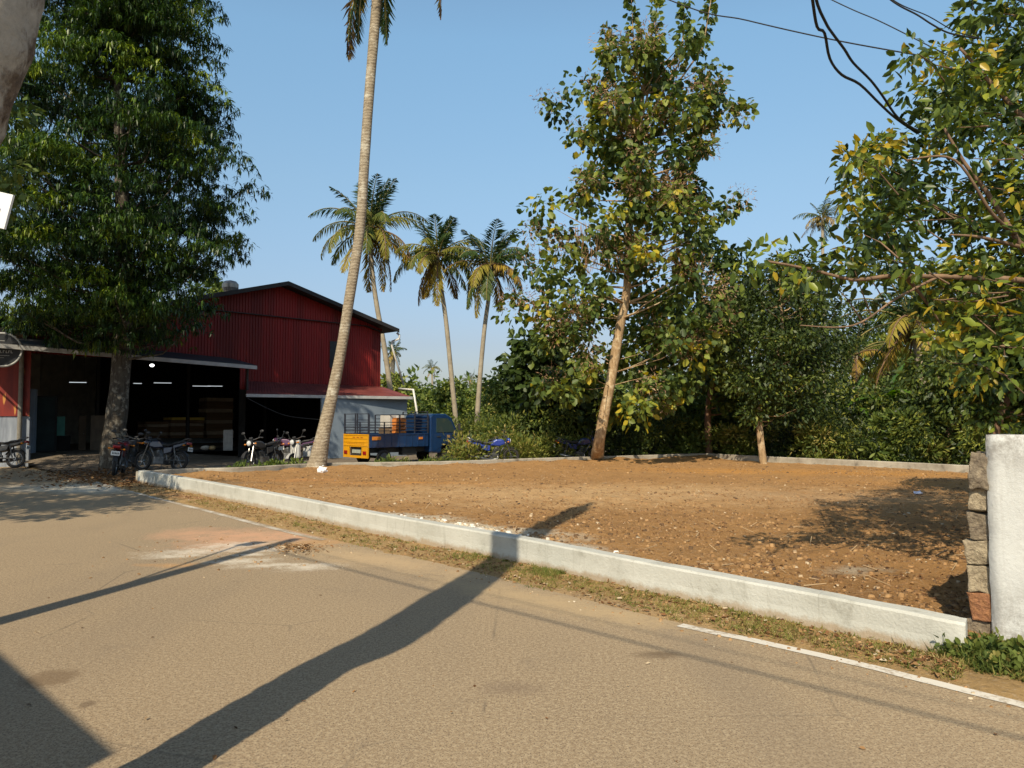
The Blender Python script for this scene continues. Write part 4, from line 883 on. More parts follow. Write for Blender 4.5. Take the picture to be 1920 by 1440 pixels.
# banana plants
BAN = leaf_mat('banana_leaf', [(0, (.10,.20,.02)), (1, (.22,.34,.04))], .4, .35)
def banana(px, Y, h, label):
    b = XY(px, Y); t_ = thing('banana_plant', b, label, 'banana plant', 0, 'banana plants behind the lot'); MB().tube([b, b+Vector((0,0,h*.5)), b+Vector((.03,0,h*.7))], [.10,.08,.04], 8).build('stem', L_RACH, t_, world=True)
    for k in range(7):
        az = k*2.4; el = 1.35 if k == 0 else rnd.uniform(.5,1.1); p = b+Vector((0,0,h*.62)); V = []; Fc = []; e = el; L_ = h*.55; m = 10
        s = Vector((-math.sin(az), math.cos(az), 0))
        for i in range(m+1):
            w = .20*math.sin(math.pi*min(1, (i+.6)/(m+.9)))**.6*(L_/1.6); V += [p-s*w, p+Vector((0,0,.03)), p+s*w]; p = p+Vector((math.cos(az)*math.cos(e), math.sin(az)*math.cos(e), math.sin(e)))*(L_/m); e -= (.05 if k == 0 else .16)
        for i in range(m):
            for j in (0, 1): Fc.append((i*3+j, i*3+j+1, i*3+j+4, i*3+j+3))
        MB().add(V, Fc).build('leaf', BAN, t_, world=True, smooth=True)
banana(1662, 29, 3.4, 'bright green banana plant with one upright leaf behind the rear wall')
banana(1725, 28, 2.2, 'low banana plant right of the taller one behind the rear wall')

banana(1590, 30, 3.0, 'banana plant at the right foot of the dense dark tree')
banana(1800, 26, 2.6, 'banana plant nearest the laterite wall behind the lot')
def shrub(px, Y, h, w, mat, label, L=.2, Wd=.06, tone=(.55,.2,.16)):
    b = XY(px, Y); t_ = thing('leafy_shrub', b, label, 'shrub', 0, 'shrubs behind the lot'); n = int(26*w*h); C = [(b.x+rnd.gauss(0, w*.4), Y+rnd.gauss(0, w*.3), rnd.uniform(.1, h)) for k in range(n)]
    lv = Leaves(); clumps(lv, C, .38, 60, L, Wd, True, -.1, .9, .5, .8, tone); lv.build('foliage', mat, t_)
    mb = MB(); limbs(mb, [b, b+Vector((0,0,h*.3)), b+Vector((0,0,h*.6))], C, .025, .7, 4); mb.build('stems', B_TWIG, t_, world=True)
shrub(1530, 27.3, 1.3, 1.2, L_WEED, 'pale yellow green shrub right of the thin pale trunk')
shrub(1690, 26.0, 1.7, 1.4, L_MID, 'mid green shrub in front of the banana plants', .26, .09)
shrub(1780, 25.0, 1.0, 1.0, L_WEED, 'low olive shrub near the laterite wall end of the rear wall')
shrub(1290, 31.0, 1.6, 1.6, L_MID, 'bushy green shrub behind the bend of the rear wall', .22, .08)
shrub(1390, 29.5, 1.2, 1.1, L_WEED, 'small olive shrub left of the thin pale trunk')
# ------------------------------------------------------------------ motorbikes
RUB = M('rubber', (.02,.02,.02), (.035,.03,.028), 8, .85); CHR = M('chrome', (.28,.28,.28), (.16,.16,.16), 9, .3, metal=.9); ENG = M('engine_metal', (.16,.16,.16), (.05,.05,.05), 10, .45, metal=.6)
SEAT = M('seat_vinyl', (.02,.02,.022), (.03,.03,.03), 8, .5); BLKP = M('black_plastic', (.025,.025,.028), (.04,.04,.04), 8, .4)
REDL = M('red_lens', (.30,.01,.012), (.2,.01,.01), 4, .2, coat=.5); ORL = M('orange_lens', (.6,.2,.01), (.5,.16,.01), 4, .3); LENS = M('clear_lens', (.6,.62,.62), (.5,.5,.5), 4, .1, coat=.6); PLATE = M('white_plate', (.75,.75,.72), (.6,.6,.58), 12, .5)
def paint(name, c): return M(name, c, tuple(x*.8 for x in c), 3, .3, spec=.5, coat=.5)
def motorbike(loc, rz, pm, label, lean=.12, scooter=False, box=None):
    t_ = thing('motorbike', loc, label, 'motorbike', rz, 'parked motorbikes'); t_.rotation_euler = (lean, 0, rz)
    R_ = .30 if not scooter else .24
    for x in (-.64, .64):
        w = MB().torus((x, 0, R_), R_-.045, .05, 28, 8).build('wheel', RUB, t_, smooth=True)
        h = MB(); h.torus((x, 0, R_), R_-.09, .014, 28, 6).tube([(x, -.06, R_), (x, .06, R_)], .045, 12)
        for k in range(6): a = k*math.pi/3; h.bar((x, 0, R_), (x+math.cos(a)*(R_-.09), 0, R_+math.sin(a)*(R_-.09)), .012, 5)
        h.build('rim', CHR if not scooter else ENG, w)
        a0, a1 = (.35, 2.7); pts = [(x+math.cos(a0+(a1-a0)*i/8)*(R_+.035), 0, R_+math.sin(a0+(a1-a0)*i/8)*(R_+.035)) for i in range(9)]
        f = MB(); V = []; Fc = []
        for p in pts: V += [(p[0], -.06, p[2]-.012), (p[0], 0, p[2]+.012), (p[0], .06, p[2]-.012)]
        for i in range(8): Fc += [(i*3, i*3+1, i*3+4, i*3+3), (i*3+1, i*3+2, i*3+5, i*3+4)]
        f.add(V, Fc).build('mudguard', BLKP if not scooter else pm, t_, smooth=True)
    fk = MB()
    for s in (-.075, .075): fk.bar((.64, s, R_), (.44, s, .86), .022, 8)
    fk.build('front_fork', CHR, t_)
    fr = MB(); fr.bar((.46, 0, .80), (-.1, 0, .66), .03, 6).bar((.44, 0, .74), (.15, 0, .28), .025, 6).bar((-.1, 0, .64), (-.72, 0, .78), .025, 6).bar((-.15, 0, .6), (-.2, 0, .3), .03, 6)
    for s in (-.09, .09): fr.bar((-.2, s, .32), (-.64, s, R_), .02, 6).bar((-.58, s, .33), (-.48, s, .70), .022, 8)
    fr.build('frame', ENG, t_)
    if not scooter:
        e = MB(); e.box(-.18, -.13, .20, .18, .13, .42); e.tube([(.02, 0, .40), (.12, 0, .62)], .09, 10)
        for k in range(5): q = .43+k*.035; e.box(-.03+k*.015, -.11, q, .19+k*.012, .11, q+.012)
        e.build('engine', ENG, t_, bevel=.02)
        MB().tube([(.14, -.13, .40), (.16, -.16, .24), (-.1, -.17, .2), (-.3, -.18, .24), (-.82, -.20, .34)], [.018, .018, .02, .045, .05], 8).build('exhaust', CHR, t_, smooth=True)
        tk = MB(); tk.prism([(.42, .74), (.40, .86), (.30, .93), (.08, .92), (-.10, .80), (-.12, .70), (.2, .68)], -.12, .12); tk.build('fuel_tank', pm, t_, bevel=.045)
        sdp = MB(); sdp.prism([(-.14, .50), (-.12, .70), (-.46, .74), (-.40, .56)], -.12, .12); sdp.build('side_panel', pm, t_, bevel=.02)
        tl = MB(); tl.prism([(-.40, .66), (-.44, .80), (-.90, .90), (-.92, .84), (-.7, .74)], -.095, .095); tl.build('tail_cowl', pm, t_, bevel=.025)
        st_ = MB(); st_.prism([(-.06, .76), (-.08, .84), (-.35, .82), (-.5, .88), (-.80, .92), (-.84, .87), (-.5, .80), (-.3, .75)], -.13, .13); st_.build('seat', SEAT, t_, bevel=.03)
        MB().tube([(-.62, .12, .84), (-.84, .12, .96), (-.93, .08, .99), (-.93, -.08, .99), (-.84, -.12, .96), (-.62, -.12, .84)], .014, 6).build('grab_rail', CHR, t_)
    else:
        b_ = MB(); b_.prism([(-.85, .62), (-.80, .74), (-.1, .72), (-.02, .34), (-.3, .28), (-.62, .46)], -.16, .16); b_.build('rear_body', pm, t_, bevel=.05)
        b_ = MB(); b_.prism([(.50, .30), (.56, .32), (.46, .92), (.36, .92), (.42, .34)], -.19, .19); b_.build('front_apron', pm, t_, bevel=.05)
        MB().box(-.1, -.15, .27, .48, .15, .32).build('footboard', BLKP, t_)
        st_ = MB(); st_.prism([(-.06, .73), (-.08, .80), (-.78, .84), (-.8, .75)], -.14, .14); st_.build('seat', SEAT, t_, bevel=.03)
    hb = MB(); hb.tube([(.34, .36, 1.0), (.40, .30, 1.02), (.46, .08, .96), (.46, -.08, .96), (.40, -.30, 1.02), (.34, -.36, 1.0)], .014, 6); hn = hb.build('handlebar', CHR, t_)
    for s in (-1, 1): MB().bar((.34, s*.36, 1.0), (.39, s*.25, 1.02), .022, 8).build('grip', RUB, hn)
    for s in (-1, 1):
        mr = MB(); mr.bar((.41, s*.24, 1.02), (.38, s*.33, 1.18), .008, 5); mm = mr.build('mirror', BLKP, t_); MB().ellipsoid((.38, s*.36, 1.21), (.02, .075, .045), 12, 8).build('mirror_glass', BLKP, mm, smooth=True)
    hl = MB(); hl.ellipsoid((.54, 0, .86), (.09, .105, .11), 14, 10); h_ = hl.build('headlight', pm if not scooter else BLKP, t_, smooth=True); MB().ellipsoid((.585, 0, .86), (.055, .085, .088), 14, 10).build('headlight_lens', LENS, h_, smooth=True)
    MB().box(.44, -.06, .98, .50, .06, 1.05).build('instrument_pod', BLKP, t_, bevel=.015)
    MB().box(-.97, -.10, .80, -.90, .10, .88).build('tail_light', REDL, t_, bevel=.02)
    for s in (-1, 1):
        MB().ellipsoid((-.88, s*.19, .78), (.035, .035, .028), 8, 6).bar((-.88, s*.08, .78), (-.88, s*.17, .78), .008, 5).build('indicator', ORL, t_)
        MB().ellipsoid((.52, s*.2, .84), (.035, .035, .028), 8, 6).bar((.5, s*.08, .84), (.5, s*.18, .84), .008, 5).build('indicator', ORL, t_)
    p_ = MB(); p_.box(-1.0, -.11, .60, -.985, .11, .72); pn = p_.build('number_plate', PLATE, t_); 
    g_ = MB(); [g_.box(-1.003, -.085+i*.036, .635, -1.0008, -.065+i*.036, .685) for i in range(5)]; g_.build('plate_marks', BLKP, pn)
    MB().bar((-.1, .1, .22), (-.2, .25, .01), .012, 5).build('side_stand', ENG, t_)
    return t_
b1 = XY(222, 21.6); motorbike(Vector((b1.x, b1.y, .02)), math.radians(108), paint('maroon_paint', (.13,.012,.02)), 'maroon motorbike seen from behind with a red tail lamp, nearest the kerb corner')
b2 = XY(300, 23.3); motorbike(Vector((b2.x, b2.y, .02)), math.radians(168), paint('navy_paint', (.010,.012,.03)), 'dark navy motorbike seen side on beside the kerb corner')
b2 = XY(262, 23.6); motorbike(Vector((b2.x-.6, b2.y+.4, .02)), math.radians(100), paint('black_bike_paint', (.02,.02,.022)), 'black motorbike squeezed between the maroon and the navy ones')
b3 = XY(494, 24.0); motorbike(Vector((b3.x, b3.y, .0)), math.radians(-110), BLKP, 'black motorbike facing the road under the lean-to edge')
b4 = XY(574, 25.2); motorbike(Vector((b4.x, b4.y, .0)), math.radians(-115), paint('white_scooter_paint', (.38,.38,.37)), 'white fronted scooter parked just left of the leaning palm', scooter=True)
b5 = XY(543, 26.2); motorbike(Vector((b5.x, b5.y, .0)), math.radians(178), paint('plum_paint', (.08,.02,.07)), 'plum coloured motorbike side on left of the white scooter')
b6 = XY(925, 27.0); motorbike(Vector((b6.x, b6.y, -.02)), math.radians(6), paint('blue_bike_paint', (.02,.05,.30)), 'bright blue motorbike behind the boundary wall right of the truck', lean=.05)
b7 = XY(888, 27.9); motorbike(Vector((b7.x, b7.y, -.02)), math.radians(160), paint('grey_bike_paint', (.06,.05,.06)), 'dull grey motorbike between the truck and the blue motorbike')
b8 = XY(1086, 28.6); motorbike(Vector((b8.x, b8.y, -.02)), math.radians(10), paint('dark_blue_bike_paint', (.015,.03,.12)), 'dark blue motorbike half hidden behind the teak trunk')
b9 = XY(-12, 24.0); motorbike(Vector((b9.x, b9.y, .05)), math.radians(185), BLKP, 'black motorbike cut by the left edge in front of the grey wall')

# ------------------------------------------------------------------ truck
TB = paint('truck_blue', (.007,.033,.105)); TY = paint('truck_yellow', (.70,.33,.012)); RK = M('rack_steel', (.035,.04,.055), (.02,.02,.03), 8, .6)
tr0 = XY(667, 26.1); th = math.radians(90-46)
TRK = thing('pickup_truck', Vector((tr0.x, tr0.y, .0)), 'small dark blue cargo pickup with a yellow tailgate and tall steel rack', 'truck', th)
Lb = 2.55; hwid = .76; z0 = .72; z1 = 1.12
MB().box(.02, -hwid, z0-.06, Lb, hwid, z0).build('bed_floor', RK, TRK)
for s in (-1, 1):
    y = s*hwid; mb = MB(); mb.box(.03, min(y, y+s*.035), z0-.08, Lb, max(y, y+s*.035), z1)
    for k in range(9): x = .1+k*.28; mb.box(x, min(y+s*.035, y+s*.05), z0-.06, x+.05, max(y+s*.035, y+s*.05), z1-.02)
    mb.box(.03, min(y+s*.035, y+s*.055), z1-.05, Lb, max(y+s*.035, y+s*.055), z1-.001)
    mb.build('side_panel', TB, TRK)
MB().box(Lb, -hwid, z0, Lb+.04, hwid, z1+.1).build('front_panel', TB, TRK)
tg = MB(); tg.box(-.03, -hwid-.02, .66, .02, hwid+.02, 1.10)
tg.box(-.03, -hwid-.02, .28, .02, -.40, .655).box(-.03, .40, .28, .02, hwid+.02, .655).box(-.03, -.40, .28, .02, .40, .36)
for z in (.70, .82, .94, 1.06): tg.box(-.045, -hwid, z, -.031, hwid, z+.018)
tgo = tg.build('tailgate', TY, TRK)
mk = MB(); [mk.box(-.036, y, .97, -.0315, y+.16, 1.0) for y in (-.5, -.25, 0)]; [mk.box(-.036, -.55+.11*i, .76, -.0315, -.48+.11*i, .775) for i in range(10)]; mk.build('tailgate_marks', M('orange_brown_marks', (.4,.12,.02), None, 5, .5), tgo)
MB().box(.04, -.40, .36, .07, .40, .66).build('rear_recess', BLKP, TRK)
MB().box(.01, -.26, .44, .035, .26, .56).build('number_plate', M('weathered_plate', (.35,.38,.33), (.25,.27,.24), 10, .5), TRK)
for s in (-1, 1): MB().box(-.055, s*.60-.10, .40, -.032, s*.60+.10, .52).build('tail_light', REDL, TRK, bevel=.01)
# steel rack on the bed
def rack_rail(a, b, n=4, r=.014): return (a, b)
for s in (-1, 1):
    r_ = MB(); y = s*(hwid+.01)
    for x in (.03, .65, 1.3, 1.95, Lb): r_.box(x-.018, y-.018, z1, x+.018, y+.018, 1.52 if 0.1 < x < 1.2 else (1.78 if x > 1.2 else 1.78))
    for z in (1.20, 1.30, 1.40, 1.50): r_.box(.03, y-.012, z, Lb, y+.012, z+.024)
    for z in (1.62, 1.76): r_.box(1.3, y-.012, z, Lb, y+.012, z+.024)
    r_.build('side_rack', RK, TRK)
r_ = MB()
for y in (-hwid, -.06, .06, hwid): r_.box(-.01, y-.018, 1.10, .026, y+.018, 1.82)
for z in (1.16, 1.24, 1.34, 1.58, 1.79): r_.box(0, -hwid, z, .022, -.06, z+.022).box(0, .06, z, .022, hwid, z+.022)
r_.build('rear_rack_gate', RK, TRK)
r_ = MB()
for y in (-hwid, 0, hwid): r_.box(Lb-.03, y-.018, 1.2, Lb+.01, y+.018, 1.9)
for z in (1.4, 1.6, 1.78, 1.88): r_.box(Lb-.02, -hwid, z, Lb, hwid, z+.025)
r_.box(1.3, -hwid, 1.76, 1.33, hwid, 1.79).box(1.95, -hwid, 1.76, 1.98, hwid, 1.79); r_.build('headboard_rack', RK, TRK)
# cab
cx = Lb+.10
prof_c = [(cx, .42), (cx, 1.72), (cx+.12, 1.82), (cx+.75, 1.82), (cx+1.02, 1.68), (cx+1.34, 1.12), (cx+1.42, .98), (cx+1.46, .50), (cx+1.40, .34), (cx+.98, .34), (cx+.92, .58), (cx+.75, .68), (cx+.56, .58), (cx+.50, .36)]
MB().prism(prof_c, -hwid-.02, hwid+.02).build('cab', TB, TRK, bevel=.05)
GL = NT('vehicle_glass').finish((.03,.05,.05), .06, spec=.6, coat=.3)
GREENGL = GL
for s in (-1, 1):
    y = s*(hwid+.026); mb = MB(); mb.prism([(cx+.28, 1.14), (cx+.28, 1.66), (cx+.78, 1.66), (cx+.98, 1.52), (cx+1.18, 1.14)], y-.008, y+.008); mb.build('side_window', GL, TRK)
    mb = MB(); d0_ = [(cx+.22, .46), (cx+.22, 1.08), (cx+1.2, 1.08), (cx+1.24, .80), (cx+.98, .72), (cx+.80, .78)]; mb.prism(d0_, y-.006, y+.004); dr = mb.build('door', TB, TRK)
    MB().box(cx+.30, y+s*.004, .96, cx+.46, y+s*.03, 1.0).build('handle', BLKP, dr)
    mb = MB(); mb.bar((cx+1.16, y, 1.30), (cx+1.26, y+s*.16, 1.34), .012, 6); mr = mb.build('side_mirror', BLKP, TRK); MB().box(cx+1.22, y+s*.16-.06, 1.2, cx+1.27, y+s*.16+.06, 1.46).build('mirror_housing', BLKP, mr, bevel=.015)
mb = MB(); mb.add([(cx+1.045, -.62, 1.66), (cx+1.045, .62, 1.66), (cx+1.345, .68, 1.16), (cx+1.345, -.68, 1.16)], [(0,1,2,3)]); mb.build('windscreen', GL, TRK)
for s in (-1, 1): MB().ellipsoid((cx+1.44, s*.55, .78), (.05, .13, .09), 12, 8).build('headlight', LENS, TRK, smooth=True)
MB().box(cx+1.42, -hwid, .36, cx+1.52, hwid, .52).build('front_bumper', BLKP, TRK, bevel=.03)
for s in (-1, 1):
    for x in (.72, cx+.74):
        w = MB(); y = s*.64; w.torus((x, y, .29), .22, .075, 26, 8); w = w.build('wheel', RUB, TRK, smooth=True)
        MB().tube([(x, y-.06, .29), (x, y-.05, .29), (x, y+.05, .29), (x, y+.06, .29)], [.12,.16,.16,.12], 20).build('rim', ENG, w)
ch = MB(); 
for s in (-1, 1): ch.box(.05, s*.4-.04, .44, cx+.9, s*.4+.04, .60)
ch.tube([(.72, -.6, .29), (.72, .6, .29)], .05, 10).box(1.5, -.66, .34, 2.1, -.42, .62); ch.build('chassis', BLKP, TRK)
y = -hwid-.057; OS = M('orange_sticker', (.65,.26,.03), (.45,.10,.03), 14, .5); MB().box(.12, y-.004, .90, .48, y, 1.02).build('sticker', OS, TRK); MB().box(2.1, y-.004, .90, 2.28, y, .98).build('sticker', OS, TRK)
MB().box(cx+.78, -hwid-.034, .93, cx+.92, -hwid-.029, 1.03).build('door_badge', M('tan_badge', (.45,.28,.12), (.1,.05,.04), 18, .5), TRK)
# load on the bed
bx = lambda x, y, z: TRK.location+Matrix.Rotation(th, 3, 'Z') @ Vector((x, y, z))
t_ = thing('orange_crate', bx(1.35, -.42, z0), 'tall orange crate standing upright on the truck bed', 'crate', th); cr = MB()
for k in range(7): cr.box(0, -.2, .02+k*.13, .34, .2, .11+k*.13)
cr.build('slats', M('orange_plastic', (.62,.22,.05), (.5,.16,.04), 6, .5), t_); MB().box(.02, -.18, .0, .05, .18, .95).box(.29, -.18, 0, .32, .18, .95).build('corner_posts', M('orange_plastic_dark', (.4,.14,.03), None, 6, .5), t_)
t_ = thing('grey_box', bx(1.30, -.15, z0+.62), 'pale grey carton on top of the load beside the orange crate', 'carton', th); MB().box(0, 0, 0, .65, .6, .42).build('carton_body', M('grey_card', (.5,.47,.43), (.4,.37,.33), 4, .8), t_, bevel=.01); MB().box(.29, -.004, 0, .36, -.001, .42).build('tape', PLATE, t_)
t_ = thing('wooden_crate', bx(1.30, -.15, z0), 'dark wooden crate under the grey carton on the truck bed', 'crate', th); MB().box(0, 0, 0, .7, .7, .6).build('crate_body', BRN, t_); MB().box(0, -.02, .05, .7, -.001, .12).box(0, -.02, .48, .7, -.001, .55).build('battens', BRN2, t_)

# ------------------------------------------------------------------ roadside trunk, poles, wires, shop behind the viewer
RT = thing('bare_tree', (-1.935, 2.40, 0), 'thick grey lichen covered trunk close to the viewer at the top left', 'tree')
mb = MB(); n_ = 320; ax_ = []; rs_ = []
for i in range(n_+1):
    z = -.05+10.5*i/n_; xo = .115*ss(2.35, 3.1, z)-.08*ss(3.4, 8, z)+.02*noise.noise(Vector((0, 0, z*.5))); ax_.append(Vector((xo, .03*noise.noise(Vector((3,0,z))), z))); rs_.append(.185+.012*noise.noise(Vector((7, 0, z*2)))+(.04*max(0, 1-z/.5))+.045*ss(2.45, 3.05, z)-.04*ss(4.0, 7.0, z))
mb.tube(ax_, rs_, 72)
mb.v = [tuple(Vector(v)*1.0+Vector((v[0], v[1], 0)).normalized()*(.018*noise.noise(Vector(v)*7)+.010*noise.noise(Vector((v[0]*30, v[1]*30, v[2]*14))))) for v in mb.v]
def trunk_mat():
    t = NT('lichen_trunk'); a = t.ramp(t.noise(2.2, 8, .7, t.co(1,1,.8)), .40, .47)
    rough = t.mix(t.ramp(t.noise(26, 8, .8), .35, .65), (.26,.20,.15), (.07,.05,.04)); pale = t.mix(t.ramp(t.noise(16, 8, .8), .3, .7), (.60,.56,.49), (.36,.32,.27))
    return t.finish(t.mix(a, rough, pale), .95, t.math('ADD', t.noise(30, 8, .8), t.math('MULTIPLY', a, -.4)), .9, .02, spec=.1)
mb.build('trunk', trunk_mat(), RT, smooth=True)
mb = MB(); mb.tube([(0,0,10.3), (.1,0,10.9), (.15,.05,11.2)], [.12,.08,.02], 8); mb.build('broken_top', B_GREY, RT)
pa_ = Vector((-4.80, 3.5, 0)); PO = thing('utility_pole', pa_, 'grey concrete utility pole beside the road beyond the left edge', 'utility pole')
POLE = M('pole_concrete', (.42,.40,.37), (.33,.31,.28), 4, .9, .3, 30)
MB().tube([(0,0,-.05), (0,0,6.4)], [.13,.09], 12).build('shaft', POLE, PO, smooth=True); 
for k in (6.15, 5.85):
    MB().bar((0, 0, k), (.10, -.10, k), .02, 6).build('insulator', GUT, PO)
# tilted white board fixed to the pole
sg = P(2, 394, 6.24); sgn = thing('white_board', sg, 'tilted white notice board on an arm of the concrete pole at the left edge', 'sign board', 0)
R2 = Matrix.Rotation(math.radians(13), 3, 'Y')
MB().box(-.16, 0, -.15, .065, .025, .15, R2).build('board_face', M('white_board_paint', (.82,.82,.80), (.74,.74,.73), 3, .4), sgn)
MB().box(-.055, -.004, -.012, -.006, -.0005, .012, R2).build('board_mark', M('faint_purple_mark', (.3,.28,.45), None, 5, .6), sgn)
MB().bar(Vector((-4.78, 3.62, 3.2))-sg, Vector((-.12, .04, -.08)), .02, 6).build('support_arm', BLK, sgn)
CAB = M('cable_black', (.012,.012,.014), (.02,.02,.02), 5, .6)
def wire(pts, r, label, name='overhead_wire', twist=None):
    o = MB().tube(interp_axis([Vector(p) for p in pts], 40), r, 6).build(name, CAB, None, smooth=True); tag(o, label, 'wire', 'overhead wires'); return o
wd = Vector((.735, -.678, 0))
for j, (off, z, r) in enumerate(((-.1, 5.85, .014), (-.1, 6.15, .006))):
    n0 = pa_+Vector((-wd.y, wd.x, 0))*off+Vector((0,0,z)); wire([n0, n0+wd*9+Vector((0,0,-.28)), n0+wd*22], r, ['lower thick', 'upper thin'][j]+' overhead wire of two leaving the concrete pole along the road')
wire([P(1500, -160, 4.0), P(1522, -10, 4.6), P(1532, 50, 4.9), P(1546, 62, 5.0), P(1556, 110, 5.2), P(1578, 140, 5.4), P(1612, 158, 5.6), P(1650, 195, 5.9), P(1680, 222, 6.1), P(1720, 250, 6.6)], .010, 'lower of two thick black sagging cables running into the right tree')
wire([P(1505, -160, 4.0), P(1528, -10, 4.6), P(1548, 42, 4.9), P(1562, 64, 5.0), P(1583, 92, 5.2), P(1600, 118, 5.4), P(1632, 150, 5.6), P(1655, 180, 5.9), P(1685, 222, 6.1), P(1725, 248, 6.6)], .010, 'upper of two thick black sagging cables running into the right tree')
wire([P(900, -160, 13), P(1255, 0, 11), P(1400, 38, 10.4), P(1550, 72, 9.8), P(1690, 98, 9.2), P(1850, 125, 8.6)], .009, 'long thin wire crossing the sky from the teak top to the right tree')
wire([P(1300, -130, 9), P(1560, 0, 8.5), P(1650, 40, 8.2), P(1740, 85, 8), P(1850, 140, 7.8)], .006, 'faint thin wire between the sagging cables and the loose pair')
wire([P(1600, -70, 7), P(1668, -2, 7), P(1720, 28, 7), P(1748, 46, 7), P(1780, 62, 7), P(1830, 72, 7)], .008, 'lower wire of the loose pair at the top right corner')
wire([P(1600, -75, 7.1), P(1672, -2, 7.1), P(1740, 30, 7.1), P(1790, 58, 7.1), P(1840, 72, 7.1)], .005, 'upper wire of the loose pair at the top right corner')
wire([P(1818, -60, 6.5), P(1822, -5, 6.5), P(1824, 20, 6.5)], .007, 'short wire dropping into the top of the right tree')
# slack cable under the lean-to
wire([l0+Vector((.1,-.1,-.15)), P(500, 765, 29.2), P(540, 780, 29.6), P(600, 787, 30.2)], .02, 'slack pale cable hanging under the lean-to gutter', 'slack_cable')
# shop behind the viewer
SH = thing('roadside_shop', (-4.46, .86, 0), 'flat roofed shop behind the viewer that shades the near corner of the road', 'building', math.atan2(-.69, .724))
MB().box(-7, -4.5, 0, 1.75, -1.0, 3.7).build('wall', M('shop_wall', (.5,.45,.36), (.42,.37,.3), 2, .9), SH); MB().box(-7.2, -4.7, 3.7, 1.9, 0, 4.0).build('roof', POLE, SH)
MB().box(-2.5, -.99, .1, -.5, -.96, 2.6).build('shutter', GUT, SH)
# tree beyond the left edge that shades the far bend of the road
bt = thing('roadside_tree', (-12.0, 8.5, 0), 'spreading tree beyond the left edge shading the far bend of the road', 'tree')
Cb = [(-10.9+rnd.uniform(-2.6, 1.9), 9.2+rnd.uniform(-2.8, 2.6), 6.3+rnd.uniform(-1.3, 1.5)) for k in range(60)]
lv = Leaves(); clumps(lv, Cb, RG.uniform(.5, .9, len(Cb)), 110, .22, .10, False, .4, .8, .5, .6); lv.build('crown', L_MID, bt)
bt2 = thing('roadside_tree', (-17.5, 15, 0), 'second spreading tree beyond the left edge shading the parked motorbikes', 'tree')
Cc2 = [(-14.2+rnd.uniform(-4.0, 2.6), 14.2+rnd.uniform(-3.6, 3.6), 8.0+rnd.uniform(-1.6, 2.2)) for k in range(150)]
lv = Leaves(); clumps(lv, Cc2, RG.uniform(.6, 1.0, len(Cc2)), 120, .24, .11, False, .4, .8, .5, .6); lv.build('crown', L_MID, bt2)
mb = MB(); ax = trunk_tube(mb, [Vector((-17.5,15,-.05)), Vector((-17.3,15,2.5)), Vector((-16,14.8,5)), Vector((-14.6,14.2,9))], [.4,.32,.24,.06], 10); limbs(mb, ax[8:], Cc2, .07, .5); mb.build('trunk', B_GREY, bt2, smooth=True, world=True)
mb = MB(); ax = trunk_tube(mb, [Vector((-12,8.5,-.05)), Vector((-11.8,8.6,2)), Vector((-11.3,9,4)), Vector((-11,9.2,7))], [.35,.28,.2,.06], 10); limbs(mb, ax[8:], Cb, .06, .6); mb.build('trunk', B_GREY, bt, smooth=True, world=True)

# ------------------------------------------------------------------ litter, stones, grass
def scatter_stones(name, pts, smin, smax, mat, zf, tones):
    V = []; Q = []; T = []; n = 0
    cube = np.array([(-1,-1,-1),(1,-1,-1),(1,1,-1),(-1,1,-1),(-.7,-.7,1),(.7,-.7,1),(.7,.7,1),(-.7,.7,1)])*.5
    fq = np.array([(4,5,6,7),(0,1,5,4),(1,2,6,5),(2,3,7,6),(3,0,4,7)])
    for (x, y) in pts:
        s = smin+(smax-smin)*rnd.random()**4; c = cube*(1+RG.uniform(-.35,.35,(8,3)))*np.array([s, s*rnd.uniform(.6,1), s*rnd.uniform(.35,.7)]); a = rnd.uniform(0, 6.28)
        R = np.array([[math.cos(a), -math.sin(a), 0], [math.sin(a), math.cos(a), 0], [0, 0, 1]]); V.append(c @ R.T+np.array([x, y, zf(x, y)+s*.12])); Q.append(fq+n); n += 8; T += [rnd.choice(tones)+rnd.uniform(-.08,.08)]*5
    return tag(quad_mesh(name, np.concatenate(V), np.concatenate(Q), np.clip(T, 0, 1), mat), kind='stuff')
STONE = tone_mat('mixed_stone', [(0, (.07,.045,.03)), (.3, (.22,.12,.05)), (.6, (.36,.215,.10)), (.85, (.50,.42,.30)), (1, (.75,.72,.66))])
SOILC = tone_mat('soil_clod', [(0, (.09,.055,.03)), (.4, (.22,.125,.055)), (.8, (.32,.19,.085)), (1, (.40,.245,.115))])
lp = []
while len(lp) < 9000:
    px = rnd.uniform(280, 1830); py = 870+(1180-870)*rnd.random()**1.5; g = G(px, py, .07)
    if inside((g.x, g.y), lot_poly) and (noise.noise(Vector((g.x*.6, g.y*.6, 3)))+.45 > rnd.random()*.9): lp.append((g.x, g.y))
for k in range(1300):
    t_ = rnd.uniform(.25, .98); i = t_*(len(wall_f)-1); a, b = wall_f[int(i)], wall_f[int(i)+1]; p = a.lerp(b, i-int(i)); d = (b-a).normalized(); s = Vector((-d.y, d.x, 0)); q = p+s*(.2+abs(rnd.gauss(0, .22))); lp.append((q.x, q.y))
scatter_stones('lot_rubble', lp, .010, .055, STONE, lot_h, [.05,.10,.16,.22,.28,.3,.33,.36,.38,.42,.46,.5,.56,.74])
vp_ = []
